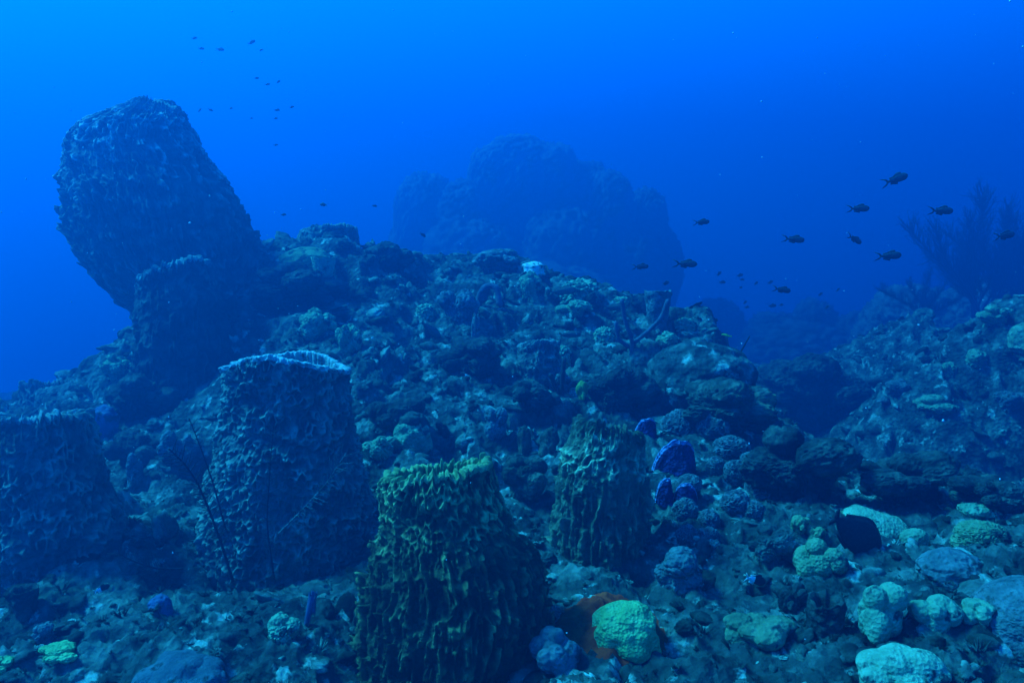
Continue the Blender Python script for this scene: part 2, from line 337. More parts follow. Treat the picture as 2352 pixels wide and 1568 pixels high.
    n1, n2, _ = worley(Pw * np.array((1, 1, .8)) * pits[1] * 1.5, seed + 71); knobs = np.sqrt(np.clip(1 - n1 ** 2 * 1.6, 0, 1))
    net = np.maximum(net, (.6 * rg + .3 * rg2) * (.35 + .65 * wz) * (.35 + .65 * sst(-.2, .2, perlin(P * pits[1] * .6 + 1, seed + 70)))) * (.45 + .65 * cov) * 1.25
    big = .5 + fbm(P * 7, 3, seed + 36) * 1.6
    dd = d * (1 - .65 * wz) + pits[0] * (.62 * net + .30 * knobs * (.4 + .6 * wz)) * np.clip(big + .35, .15, 1.3) + .012 * fbm(P * 22, 3, seed + 32) + .007 * fbm(P * 55, 3, seed + 33)
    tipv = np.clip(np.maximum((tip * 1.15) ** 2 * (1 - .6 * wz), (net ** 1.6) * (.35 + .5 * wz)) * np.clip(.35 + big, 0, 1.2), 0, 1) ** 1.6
    RRf = RRf + dd
    Zf = Zf + d * upk * (1 - wz) + np.tile(tt, len(t)) * sst(.86, 1, TTf)
    X = RRf * np.cos(THf) + np.repeat(pcx, ntheta)
    Y = RRf * np.sin(THf) * oval + lean[1] * np.clip(Zf / H, 0, 1.2) ** 1.2
    V = np.column_stack([X, Y, Zf]).reshape(len(t), ntheta, 3)
    tipg = tipv.reshape(len(t), ntheta)
    # lip and inner wall
    top = V[-1]; cen = top.mean(0); rtop = np.linalg.norm((top - cen)[:, :2], axis=1)
    rows = []
    for q in range(1, 6):
        a = q / 5 * math.pi; sh = (1 - math.cos(a)) / 2 * thick
        rows.append(np.column_stack([cen[0] + (top[:, 0] - cen[0]) * (1 - sh / rtop), cen[1] + (top[:, 1] - cen[1]) * (1 - sh / rtop), top[:, 2] + math.sin(a) * thick * .25]))
    nin = 46
    for q in range(1, nin + 1):
        f = q / nin; rowc = rows[4]
        zz = top[:, 2] - f * depth * H
        jj = 1 - .10 * f - .25 * f ** 4
        pr_ = np.column_stack([np.cos(th) * 3, np.sin(th) * 3, th * 0 + f * 4])
        nn = 1 + .05 * fbm(pr_ * 2, 3, seed + 50) * min(1, f * 6)
        rows.append(np.column_stack([cen[0] + (rowc[:, 0] - cen[0]) * jj * nn - lean[0] * f * depth, cen[1] + (rowc[:, 1] - cen[1]) * jj * nn - lean[1] * f * depth, zz]))
    I = np.array(rows)
    root = tag(empty(name, base), label, cat, group)
    kr = int(np.searchsorted(t, rim_t))
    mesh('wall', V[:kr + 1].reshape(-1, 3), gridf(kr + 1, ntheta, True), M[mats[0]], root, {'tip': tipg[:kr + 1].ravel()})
    rimV = np.concatenate([V[kr:], I[:12]])
    mesh('rim', rimV.reshape(-1, 3), gridf(len(rimV), ntheta, True), M[mats[1]], root)
    cav = I[11:]; cv = np.concatenate([cav.reshape(-1, 3), cav[-1].mean(0)[None]])
    j = np.arange(ntheta); e0 = (len(cav) - 1) * ntheta
    mesh('cavity', cv, [gridf(len(cav), ntheta, True), np.stack([e0 + j, e0 + (j + 1) % ntheta, j * 0 + len(cv) - 1], 1)], M[mats[2]], root)
    return root

def topz(px, py, Y): return at(px, py, Y)[2]

# front green barrel
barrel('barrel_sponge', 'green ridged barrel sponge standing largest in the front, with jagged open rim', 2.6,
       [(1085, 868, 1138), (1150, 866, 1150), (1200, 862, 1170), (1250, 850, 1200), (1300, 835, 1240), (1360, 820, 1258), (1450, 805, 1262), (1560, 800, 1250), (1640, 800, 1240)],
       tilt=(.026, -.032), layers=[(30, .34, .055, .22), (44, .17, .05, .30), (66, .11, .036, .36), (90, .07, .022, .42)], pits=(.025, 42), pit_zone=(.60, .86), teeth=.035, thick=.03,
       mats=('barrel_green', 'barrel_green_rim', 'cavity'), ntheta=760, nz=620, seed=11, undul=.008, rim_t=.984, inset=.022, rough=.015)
barrel('barrel_sponge', 'grey green barrel sponge with long vertical ribs, narrower, right behind the front barrel', 3.25,
       [(992, 1312, 1494), (1050, 1286, 1498), (1100, 1277, 1500), (1200, 1262, 1510), (1260, 1262, 1510), (1320, 1275, 1500), (1360, 1280, 1490)],
       tilt=(-.035, -.03), layers=[(15, .75, .06, .26), (26, .30, .045, .30), (50, .12, .03, .40)], pits=(.026, 38), pit_zone=(.55, .85), teeth=.05, thick=.03,
       mats=('barrel_grey', 'barrel_grey', 'cavity'), ntheta=560, nz=460, seed=23, undul=.012, inset=.04, rough=.015)
barrel('barrel_sponge', 'dark pitted barrel sponge with a pale flat rim, left of the front green barrel', 3.45,
       [(835, 510, 800), (880, 514, 800), (960, 507, 808), (1050, 478, 830), (1150, 455, 850), (1250, 448, 862), (1340, 440, 868)],
       tilt=(.0, -.02), saddle=.04, layers=[(34, .30, .035, .36), (60, .12, .03, .42)], pits=(.034, 36), pit_zone=(.05, .3), teeth=.012, thick=.032,
       mats=('barrel_dark', 'barrel_pale_rim', 'cavity'), ntheta=640, nz=520, seed=37, undul=.012, rim_t=.984, inset=.035, rough=.02)
barrel('barrel_sponge', 'dark knobbly barrel sponge cut off by the left edge of the photo', 3.15,
       [(965, -40, 190), (1050, -50, 205), (1120, -65, 225), (1220, -90, 258), (1340, -100, 285)],
       tilt=(.015, -.03), layers=[(34, .16, .04, .40), (56, .09, .034, .42)], pits=(.028, 34), pit_zone=(.1, .4), teeth=.03, thick=.04, ntheta=560, nz=460, seed=41, rim_t=.98, inset=.035, rough=.02)
barrel('barrel_sponge', 'giant dark barrel sponge leaning left, towering on the mound at upper left', 6.3,
       [(244, 322, 436), (255, 290, 452), (276, 238, 466), (300, 190, 478), (340, 176, 490), (400, 170, 530), (480, 168, 580), (540, 178, 602), (600, 200, 618), (660, 242, 620), (720, 305, 600), (800, 335, 590)],
       tilt=(0, 0), layers=[(46, .70, .10, .22), (70, .34, .08, .26), (110, .16, .05, .40)], pits=(.045, 22), pit_zone=(.45, .95), teeth=.05, thick=.05, mats=('barrel_giant', 'barrel_dark_rim', 'cavity'), ntheta=680, nz=560, seed=53, undul=.02, upk=.5, rough=.03, inset=.085, pz=.30, oval=.8, depth=.25)
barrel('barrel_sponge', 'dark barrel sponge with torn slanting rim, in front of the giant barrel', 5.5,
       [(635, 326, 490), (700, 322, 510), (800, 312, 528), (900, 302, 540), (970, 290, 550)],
       tilt=(.10, -.05), layers=[(36, .5, .04, .30), (60, .2, .03, .40)], pits=(.03, 18), pit_zone=(.5, .9), teeth=.05, thick=.05, mats=('barrel_dark_shaded', 'barrel_dark_rim', 'cavity'), ntheta=560, nz=360, seed=61, undul=.03, rim_t=.985, inset=.03)
barrel('barrel_sponge', 'hazy low barrel sponge far behind the one at the left edge', 6.6,
       [(890, 50, 178), (920, 44, 186), (980, 36, 195)], layers=[(30, .2, .04, .36)], pits=(.03, 18), pit_zone=(.3, .7), teeth=.06, thick=.05, ntheta=360, nz=200, seed=67, rim_t=.97, tilt=(.02, -.05))
barrel('barrel_sponge', 'small pitted barrel sponge with straight sides in the middle of the mound', 5.35,
       [(792, 1188, 1288), (830, 1186, 1290), (875, 1192, 1284)], layers=[(22, .1, .014, .42)], pits=(.022, 26), pit_zone=(0, .2), teeth=.02, thick=.03, ntheta=360, nz=200, seed=71, tilt=(.01, -.03), sink=.05)
barrel('barrel_sponge', 'squat dark barrel sponge on the crest, right of the giant barrel', 7.2,
       [(538, 700, 828), (580, 692, 834), (630, 688, 838)], tilt=(.03, -.06), layers=[(30, .2, .04, .36)], pits=(.03, 16), pit_zone=(.3, .7), teeth=.04, thick=.05, ntheta=400, nz=220, seed=73)

# ------------------------------------------------------------------ corals, rocks, sponges built as shaped lumps
def shape(kind, n, seed, flat=.35):
    V, F = ico(n); V = V.copy(); tip = np.zeros(len(V)); o = seed * 7.31
    def union(cs, k_=14):
        acc = np.zeros(len(V))
        for cx_, cy_, cz_, r in cs:
            b_ = V @ np.array((cx_, cy_, cz_)); di = b_ * b_ - (cx_ ** 2 + cy_ ** 2 + cz_ ** 2) + r * r
            acc += np.exp(k_ * np.where(di > 0, b_ + np.sqrt(np.maximum(di, 0)), 0))
        return np.log(acc) / k_
    def balls_(n_, c0, c1, r0, r1, rc):
        r_ = np.random.RandomState(seed * 13 + 1); out = [(0, 0, 0, rc)]
        for _ in range(n_):
            q = r_.normal(size=3); q /= np.linalg.norm(q); q[2] = abs(q[2]) if r_.rand() < .75 else q[2]; out.append((*(q * r_.uniform(c0, c1)), r_.uniform(r0, r1)))
        return out
    if kind == 'lobed':
        W = V + .12 * np.column_stack([fbm(V * 2 + o, 2, 1), fbm(V * 2 + o, 2, 2), fbm(V * 2 + o, 2, 3)])
        g1, g2, _ = worley(W * 4.2 + o, seed + 1)
        d = union(balls_(14, .42, .68, .24, .40, .5), 22) - 1 + .035 * np.sqrt(np.clip(1 - g1 ** 2 * 1.3, 0, 1)) + .10 * fbm(V * 1.5 + o, 2, seed)
    elif kind == 'honey':
        f1, f2, _ = worley(V * 15 + o, seed); e_ = 1 - sst(0, .35, f2 - f1)
        d = .022 * e_ + .16 * fbm(V * 1.8 + o, 3, seed); tip = e_ * .5
    elif kind == 'dome':
        f1, f2, _ = worley(V * 5.5 + o, seed)
        d = .030 * np.sqrt(np.clip(1 - f1 ** 2 * 1.3, 0, 1)) + .20 * fbm(V * 1.4 + o, 2, seed) * 2 - .04
    elif kind == 'knob':
        W = V + .1 * np.column_stack([fbm(V * 2 + o, 2, 1), fbm(V * 2 + o, 2, 2), fbm(V * 2 + o, 2, 3)])
        f1, f2, _ = worley(W * 5.2 + o, seed)
        d = union(balls_(8, .3, .7, .25, .45, .55), 22) - 1 + .11 * np.sqrt(np.clip(1 - f1 ** 2 * 1.5, 0, 1)) + .20 * fbm(V * 1.6 + o, 3, seed)
    elif kind == 'finger':
        f1, f2, _ = worley(V * 4.2 + o, seed)
        d = .42 * np.clip(1 - f1 * 1.35, 0, 1) ** .55 + .25 * fbm(V * 1.3 + o, 2, seed) - .25
        tip = np.clip(d, 0, 1)
    elif kind == 'comb':
        W = V + .16 * np.column_stack([fbm(V * 2.5 + o, 2, 1), fbm(V * 2.5 + o, 2, 2), fbm(V * 2.5 + o, 2, 3)]) * 2
        f1, f2, _ = worley(W * 4.0 + o, seed); e_ = 1 - sst(0, .35, f2 - f1); e_ = e_ * sst(-.35, .15, fbm(V * 2 + o + 4, 2, seed))
        osc = np.exp(-((V[:, 0] - .15 * math.sin(seed)) ** 2 + (V[:, 1] + .3) ** 2) / .03) * (V[:, 2] > 0)
        d = .12 * e_ + .26 * fbm(V * 1.6 + o, 4, seed) - .06 - .35 * osc; tip = e_ * .9
    elif kind == 'brain':
        a = fbm(V * 2.2 + o, 2, seed) * 9 + V[:, 0] * 3
        d = .05 * np.sin(a * 4) + .14 * fbm(V * 1.5 + o, 3, seed) * 2 - .04
    elif kind == 'crag':
        W = V + .3 * np.column_stack([fbm(V * 1.6 + o, 3, 1), fbm(V * 1.6 + o, 3, 2), fbm(V * 1.6 + o, 3, 3)])
        g1, g2, _ = worley(W * 6 + o, seed + 1)
        d = .42 * fbm(W * 1.5 + o, 7, seed, .62) + .24 * fbm(V * 5 + o, 6, seed + 9, .66, True) + .10 * np.sqrt(np.clip(1 - g1 ** 2 * 1.2, 0, 1)) - .2
    else:  # rock
        W = V + .35 * np.column_stack([fbm(V * 1.6 + o, 3, 1), fbm(V * 1.6 + o, 3, 2), fbm(V * 1.6 + o, 3, 3)])
        g1, g2, _ = worley(W * 4.5 + o, seed + 1); k1, k2, _ = worley(W * 11 + o, seed + 2)
        d = union(balls_(16, .35, .85, .14, .42, .45), 30) - 1 + .09 * np.sqrt(np.clip(1 - g1 ** 2 * 1.3, 0, 1)) + .05 * np.sqrt(np.clip(1 - k1 ** 2 * 1.3, 0, 1)) \
            + .20 * fbm(V * 2.2 + o, 5, seed, .55) + .09 * fbm(V * 6 + o, 5, seed + 9, .62, True) + .05 * fbm(V * 16 + o, 3, seed + 10, .6) - .1
    V = V * (1 + d)[:, None]
    return V, F, tip
def lump(name, cat, label, kind, box, m, seed, group=None, n=6, rot=0, tilt=0, back=.3, Y=None, deep=.9, sink=1.5, ball=False):
    x0, y0, x1, y1 = box; cx = (x0 + x1) / 2; h = y1 - y0
    d = Y if Y is not None else hit(cx, y1 - .2 * h)[1]
    a = (x1 - x0) / 2 * S * d * 1.02; c = h / 2 * S * d * 1.04
    if Y is None: d += back * a
    p = at(cx, (y0 + y1) / 2, d)
    V, F, tip = shape(kind, n, seed)
    V = V / np.abs(V).max(0)
    if not ball:
        zz = np.clip(-V[:, 2], 0, 1); V[:, :2] *= (1 / np.maximum(.5, np.sqrt(1 - np.minimum(zz, .999) ** 2)) * (1 + .12 * zz))[:, None]
    V = V * np.array((a, a * deep, c))
    low = V[:, 2] < 0; V[low, 2] *= sink
    o = mesh(name, V, F, M[m], None, {'tip': tip}, loc=p)
    o.rotation_euler = (0, tilt, 0)
    return tag(o, label, cat, group)
gC = 'coral heads in the right foreground'
L = [
 ('lobe_coral','coral','smooth bright green domed coral lying against an orange sponge patch','dome',(1358,1378,1514,1494),'green',3,gC,7),
 ('coral_mound','coral','blue grey bumpy coral mound at the right foot of the front green barrel','lobed',(1208,1440,1336,1560),'dull',5,gC,7),
 ('lobe_coral','coral','yellow green lobed coral just below the dark grazing fish','lobed',(1828,1236,1946,1346),'yellowgreen',6,gC,7),
 ('lobe_coral','coral','tall pale green lobed coral on the left side of a narrow dark cleft','lobed',(1972,1336,2094,1486),'teal',7,gC,7),
 ('lobe_coral','coral','pale green lobed coral on the right side of a narrow dark cleft','lobed',(2092,1366,2208,1460),'teal',8,gC,7),
 ('lobe_coral','coral','broad pale turquoise lobed coral cut by the bottom edge of the photo','lobed',(1966,1490,2196,1620),'pale',9,gC,7),
 ('honeycomb_coral','coral','dark honeycomb patterned coral plate in the lower right corner','honey',(2230,1330,2560,1520),'dull',10,gC,7),
 ('lobe_coral','coral','two lobed pale coral lying on the dark honeycomb coral','lobed',(2204,1376,2302,1444),'teal',12,gC,6),
 ('lobe_coral','coral','low olive green lumpy coral between the green dome and the tall pale corals','lobed',(1660,1404,1838,1500),'olive',13,gC,7),
 ('bumpy_coral','coral','dull blue coral mound covered in small round bumps, right of the ribbed barrel','knob',(1498,1252,1632,1380),'dull',14,gC,7),
 ('lobe_coral','coral','small upright yellow green coral knob, left one of a pair beside the grazing fish','lobed',(1814,1182,1862,1234),'yellowgreen',15,gC,5),
 ('lobe_coral','coral','small yellow green coral knob touching the left side of the grazing fish','lobed',(1850,1206,1902,1252),'yellowgreen',16,gC,5),
 ('brain_coral','coral','wrinkled yellow green coral near the right edge, beyond the large pale plate coral','brain',(2194,1196,2314,1260),'yellowgreen',17,gC,6),
 ('coral_mound','coral','long blue grey coral hump right of the grazing fish, below the large pale plate','dome',(2104,1262,2262,1338),'dull',18,gC,6),
 ('rubble_rock','rock','pale patched rock left of the two small yellow green coral knobs','rock',(1680,1195,1855,1310),'reef',19,None,7),
 ('rubble_rock','rock','small dark rock hollowed beneath the yellow green lobed coral','rock',(1780,1340,1860,1420),'rock_dark',20,None,6),
 ('coral_mound','coral','pale rough coral lump right of the large pale plate coral','knob',(2195,1150,2300,1200),'teal',21,gC,6),
 ('boulder','rock','large brown encrusted boulder with mottled top, behind the netted ball sponges','rock',(1504,862,1802,1030),'rock',25,'reef boulders',7),
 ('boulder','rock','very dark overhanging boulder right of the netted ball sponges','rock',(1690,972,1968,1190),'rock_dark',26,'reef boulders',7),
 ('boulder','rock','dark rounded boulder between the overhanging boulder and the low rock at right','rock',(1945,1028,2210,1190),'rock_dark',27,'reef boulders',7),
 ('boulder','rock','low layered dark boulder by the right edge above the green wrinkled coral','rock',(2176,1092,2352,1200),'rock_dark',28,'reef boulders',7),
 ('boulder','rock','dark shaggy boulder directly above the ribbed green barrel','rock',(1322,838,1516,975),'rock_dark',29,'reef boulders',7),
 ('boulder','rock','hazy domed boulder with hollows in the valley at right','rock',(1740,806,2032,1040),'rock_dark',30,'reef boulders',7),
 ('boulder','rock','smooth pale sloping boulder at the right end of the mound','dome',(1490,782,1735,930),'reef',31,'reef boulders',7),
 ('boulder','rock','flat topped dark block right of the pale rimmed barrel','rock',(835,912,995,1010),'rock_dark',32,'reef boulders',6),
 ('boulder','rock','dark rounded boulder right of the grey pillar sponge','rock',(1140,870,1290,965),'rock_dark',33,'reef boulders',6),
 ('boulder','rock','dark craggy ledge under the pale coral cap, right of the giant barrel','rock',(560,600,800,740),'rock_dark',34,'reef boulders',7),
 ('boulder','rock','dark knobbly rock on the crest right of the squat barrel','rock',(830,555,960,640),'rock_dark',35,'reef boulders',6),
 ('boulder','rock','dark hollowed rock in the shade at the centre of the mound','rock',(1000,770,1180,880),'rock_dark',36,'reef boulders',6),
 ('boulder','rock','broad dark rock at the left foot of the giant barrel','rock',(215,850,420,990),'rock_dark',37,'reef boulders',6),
 ('coral_mound','coral','bright teal coral head right of the pale rimmed barrel, lower of two','knob',(832,998,920,1064),'teal',40,None,6),
 ('coral_mound','coral','rounded teal coral head leaning on a dark block, upper of two','dome',(903,962,990,1030),'teal',41,None,6),
 ('coral_mound','coral','pyramid shaped teal coral above the pale rimmed barrel','rock',(688,706,778,790),'teal',42,None,6),
 ('folded_coral','coral','folded pale coral ledge just right of the pyramid shaped coral','rock',(770,742,836,836),'teal',43,None,6),
 ('dome_coral','coral','broad pale yellowish coral cap near the crest right of the giant barrel','dome',(640,568,768,640),'yellowgreen',44,None,6),
 ('bumpy_coral','coral','large grey coral mound covered in tiny knobs at the centre of the mound','knob',(1004,664,1106,756),'dull',45,None,7),
 ('bumpy_coral','coral','knobbly coral mound on the crest under the hazy outcrop','knob',(1084,572,1202,640),'dull',46,None,6),
 ('coral_colony','coral','upright pale green coral on the crest below a bright white patch','knob',(1180,622,1246,690),'teal',47,None,6),
 ('coral_colony','coral','bright whitish coral patch at the top of the crest','dome',(1196,600,1250,632),'white',48,None,5),
 ('finger_coral','coral','cluster of white tipped finger coral, largest of them, right of the crest','finger',(1286,638,1378,696),'pale',49,'white finger corals',6),
 ('finger_coral','coral','small white finger coral right below the largest white cluster','finger',(1408,680,1448,706),'pale',50,'white finger corals',5),
 ('finger_coral','coral','white finger coral beside the small straight sided barrel','finger',(1264,792,1314,840),'pale',51,'white finger corals',5),
 ('finger_coral','coral','white finger coral left of the large grey knobbly mound','finger',(954,696,1002,736),'pale',52,'white finger corals',5),
 ('finger_coral','coral','white finger coral below the fuzzy cup sponge, among rope sponges','finger',(1362,748,1412,790),'pale',53,'white finger corals',5),
 ('coral_colony','coral','wide teal coral head beneath the white finger coral','rock',(1274,688,1368,738),'teal',54,None,6),
 ('coral_colony','coral','pale coral clump beneath the small straight sided barrel','rock',(1232,842,1322,915),'dull',55,None,6),
 ('coral_colony','coral','pale knobbly coral at the top of the smooth sloping boulder','knob',(1502,760,1568,805),'teal',56,None,6),
 ('coral_colony','coral','small whitish coral sprig at the far right end of the mound','finger',(1546,728,1606,766),'pale',57,None,5),
 ('lime_sponge','sponge','small bright lime green sponge on the left of the shaggy boulder','lobed',(1322,874,1352,926),'lime',58,None,5),
 ('coral_colony','coral','pale ragged coral patch on the left edge of the mound over open water','rock',(228,812,314,878),'teal',59,None,6),
 ('ball_sponge','sponge','dark round sponge between the left edge barrel and the mound','dome',(198,928,272,1000),'blue',60,None,6),
 ('bumpy_coral','coral','pale knobbly coral low on the seabed left of the front barrel','knob',(600,1408,692,1490),'teal',61,None,6),
 ('ball_sponge','sponge','small smooth blue ball sponge on the seabed at lower left','dome',(339,1364,394,1412),'blue',62,None,6),
 ('plate_coral','coral','flat pale green coral in the lower left corner','rock',(74,1480,192,1530),'green',63,None,6),
 ('plate_coral','coral','small green coral cut by the left edge at the bottom','rock',(-40,1498,38,1540),'green',64,None,5),
 ('fuzzy_sponge','sponge','large fuzzy blue grey sponge cut by the bottom edge at lower left','dome',(290,1492,530,1680),'fuzzy',65,None,7),
 ('rubble_rock','rock','small pale upright rock in the lower left corner','rock',(68,1425,134,1500),'dull',66,None,6),
 ('rubble_rock','rock','pale rough rock behind the dark feathery sea whip at left','rock',(360,985,460,1100),'dull',67,None,6),
 ('rubble_rock','rock','dark mossy rock between the left edge barrel and the pale rimmed barrel','rock',(240,990,370,1090),'rock_dark',68,None,6),
 ('rubble_rock','rock','brown speckled rock between the front barrel and the ribbed barrel','rock',(1150,1040,1262,1180),'rock',69,None,7),
 ('wall_coral','coral','bright pale coral at the top right edge of the photo on the reef slope','dome',(2318,740,2380,800),'pale',80,'corals on the right slope',5),
 ('wall_coral','coral','pale pointed coral ledge on the right slope','rock',(2095,905,2230,975),'teal',81,'corals on the right slope',6),
 ('wall_coral','coral','rounded teal coral on the upper right slope','knob',(2205,800,2270,850),'teal',82,'corals on the right slope',5),
 ('wall_coral','coral','teal knobbly coral at the foot of the right slope','knob',(2030,868,2085,915),'dull',83,'corals on the right slope',5),
 ('wall_coral','coral','broad dull coral low on the right slope by the photo edge','knob',(2280,890,2360,950),'dull',84,'corals on the right slope',6),
 ('wall_coral','coral','small teal coral cluster in the middle of the right slope','knob',(2150,830,2200,875),'teal',85,'corals on the right slope',5),
 ('wall_coral','coral','pale patch coral high on the right slope beneath the sea plumes','rock',(2240,700,2330,760),'teal',86,'corals on the right slope',6),
]
for (nm, cat, lab, kind, box, m, sd_, g, n) in L:
    lump(nm, cat, lab, kind, box, m, sd_, g, n, deep=(.9 if kind != 'rock' else .8))
# netted ball sponges
balls = [((1524,944,1604,1012),'large netted ball sponge at the top left of the ball cluster, with deep holes'),((1602,950,1674,1016),'netted ball sponge at the top of the cluster, right of the one with deep holes'),
 ((1640,1004,1718,1056),'wide netted ball sponge in the upper middle of the cluster'),((1700,1040,1748,1082),'small netted ball sponge under the left end of the dark overhang'),
 ((1662,1058,1712,1116),'upright netted ball sponge in the centre of the cluster'),((1716,1078,1806,1156),'large pale topped netted ball sponge standing alone at the right of the cluster'),
 ((1624,1050,1664,1092),'small netted ball sponge right of the big violet sheet sponge'),((1556,1090,1612,1134),'netted ball sponge just below the big violet sheet sponge'),
 ((1546,1146,1602,1200),'netted ball sponge beside the lowest violet sheet sponge'),((1658,1128,1722,1184),'netted ball sponge with a dark top hole, below the upright one'),
 ((1604,1172,1652,1214),'small netted ball sponge at the lower middle of the cluster'),((1554,1206,1602,1252),'lowest left netted ball sponge with one round dark hole'),
 ((1602,1212,1652,1252),'lowest right netted ball sponge with one round dark hole'),((1706,1152,1756,1194),'small dark netted ball sponge below the pale topped one')]
for i, (bx, lab) in enumerate(balls):
    x0, y0, x1, y1 = bx; gx, gy = (x1 - x0) * .08, (y1 - y0) * .08
    lump('ball_sponge', 'ball sponge', lab, 'comb', (x0 - gx, y0 - gy, x1 + gx, y1 + gy), 'netted', 100 + i, 'netted ball sponges', 6, back=.3, ball=True, sink=1)

# cups, tubes and pillars
def cup(name, cat, label, px, ybase, ytop, wpx, m, seed, Y=None, flare=1.0, lean=0, tip_m=None, group=None, inner='cavity', rgh=.06, n=96, rows=60, wave=0.06):
    p = hit(px, ybase) if Y is None else at(px, ybase, Y); d = p[1]
    H = (ybase - ytop) * S * d; r = wpx / 2 * S * d
    th = np.arange(n) * 2 * math.pi / n; t = np.linspace(-.15, 1, rows)
    T, TH = np.meshgrid(t, th, indexing='ij'); T = T.ravel(); TH = TH.ravel()
    Rr = r * (1 / flare + (1 - 1 / flare) * np.clip(T, 0, 1) ** .8)
    Pn = np.column_stack([np.cos(TH), np.sin(TH), T * 2])
    ed = fbm(np.column_stack([np.cos(th), np.sin(th), th * 0]) * 1.7 + seed, 3, seed) * wave * 2
    Rr = Rr * (1 + rgh * 2 * fbm(Pn * 2.5, 4, seed)); Z = T * H * (1 + np.tile(ed, rows) * np.clip(T, 0, 1))
    V = np.column_stack([Rr * np.cos(TH) + lean * H * np.clip(T, 0, 1), Rr * np.sin(TH), Z]).reshape(rows, n, 3)
    top = V[-1]; c = top.mean(0); inn = []
    for k in range(1, 16):
        f = k / 15; s_ = 1 - .22 * min(1, f * 6) - .35 * f
        q = c + (top - c) * s_; q[:, 2] = top[:, 2] - f * H * .6 + (.03 * H if k == 1 else 0); inn.append(q)
    VV = np.concatenate([V, np.array(inn)]); vv = np.concatenate([VV.reshape(-1, 3), VV[-1].mean(0)[None]])
    j = np.arange(n); e0 = (len(VV) - 1) * n
    tip = np.zeros((len(VV), n)); tip[rows - 4:rows + 2] = 1
    o = mesh(name, vv, [gridf(len(VV), n, True), np.stack([e0 + j, e0 + (j + 1) % n, j * 0 + len(vv) - 1], 1)], M[m], None, {'tip': np.append(tip.ravel(), 0)}, loc=p)
    return tag(o, label, cat, group)
cup('cup_sponge', 'sponge', 'pale translucent vase sponge hanging open below the yellowish coral cap', 745, 672, 592, 56, 'pale', 3, flare=2.2)
cup('cup_sponge', 'sponge', 'fuzzy dark cup sponge standing up on the right end of the crest', 1510, 745, 668, 62, 'dull', 4, flare=1.5, rgh=.12)
cup('ring_sponge', 'sponge', 'dark hollow ring sponge with pale lip, left of the tall pale green coral', 1895, 1450, 1368, 84, 'rock_dark', 5, flare=1.0, rgh=.2, wave=.2)
cup('tube_sponge', 'sponge', 'thin bright violet blue tube sponge on the seabed left of the front barrel', 704, 1432, 1358, 20, 'blue', 6, flare=1.6, lean=.25, wave=.25)
lump('pillar_sponge', 'sponge', 'stubby grey pillar sponge behind the front barrel', 'knob', (1112, 934, 1172, 1024), 'dull', 7, n=6)
lump('tube_sponge', 'sponge', 'short brown speckled tube sponge, left of two behind the front barrel', 'knob', (1188, 976, 1220, 1056), 'rock', 8, 'brown tube sponges', n=5)
lump('tube_sponge', 'sponge', 'short brown speckled tube sponge, right of two and wider', 'knob', (1238, 978, 1286, 1056), 'rock', 9, 'brown tube sponges', n=5)
lump('pillar_sponge', 'sponge', 'dark upright pillar sponge between the left edge barrel and the pale rimmed one', 'knob', (292, 1038, 332, 1140), 'dull', 10, n=6)
lump('pillar_sponge', 'sponge', 'thin upright grey sponge below the large grey knobbly mound', 'knob', (1082, 720, 1104, 800), 'dull', 11, n=5)
cup('cup_sponge', 'sponge', 'shell like pale cup at the far left bottom beside a dark hole', 60, 1410, 1345, 60, 'rock_dark', 12, flare=1.4, rgh=.15)

# violet sheet sponges
def sheet(label, box, seed, yaw=0.2, lean=.25, m='purple'):
    x0, y0, x1, y1 = box; p = hit((x0 + x1) / 2, y1 - 4); d = p[1]
    W = (x1 - x0) * S * d; H = (y1 - y0) * S * d; n1, n2 = 60, 44; th = .012 * d / 3.5
    A = np.linspace(-1, 1, n1); B = np.linspace(0, 1, n2); a, b_ = np.meshgrid(A, B, indexing='ij'); a = a.ravel(); b_ = b_.ravel()
    prof = np.sqrt(np.clip(1 - (np.abs(a) ** 2.6), 0, 1)) * (1 + .09 * perlin(np.column_stack([a * 2.5, a * 0 + seed, a * 0]), seed))
    base = .55 + .45 * np.sqrt(b_)
    X = a * W / 2 * base; Zz = b_ * H * np.maximum(prof, .12) * 1.05 - .1 * H
    Yy = -.30 * W * (1 - a ** 2) + lean * b_ * H + .16 * W * fbm(np.column_stack([a * 1.6, b_ * 1.6, a * 0 + seed]), 3, seed) * 2
    f = np.column_stack([X, Yy, Zz]); bk = f + np.array((0, th, 0)); rim = (b_ > .93).astype(float)
    V = np.concatenate([f, bk]); N0 = n1 * n2; F = gridf(n1, n2)
    i = np.arange(n1 - 1); top = np.stack([i * n2 + n2 - 1, (i + 1) * n2 + n2 - 1, (i + 1) * n2 + n2 - 1 + N0, i * n2 + n2 - 1 + N0], 1)
    j = np.arange(n2 - 1); s1 = np.stack([j, j + 1, j + 1 + N0, j + N0], 1); s2 = s1 + (n1 - 1) * n2
    o = mesh('sheet_sponge', V, np.concatenate([F, F[:, ::-1] + N0, top, s1[:, ::-1], s2]), M[m], None, {'tip': np.concatenate([rim, rim])}, loc=p)
    o.rotation_euler = (0, 0, yaw)
    return tag(o, label, 'sheet sponge', 'violet sheet sponges')
sheet('small violet blue sheet sponge behind the right rim of the ribbed barrel', (1460, 960, 1516, 1010), 2)
sheet('largest violet sheet sponge with a pale edge, right of the ribbed barrel', (1502, 1006, 1614, 1100), 3)
sheet('curled violet sheet sponge below the largest one', (1546, 1108, 1604, 1165), 4, -.2)
sheet('narrow violet sheet sponge touching the right side of the ribbed barrel', (1510, 1096, 1558, 1160), 5, .5)

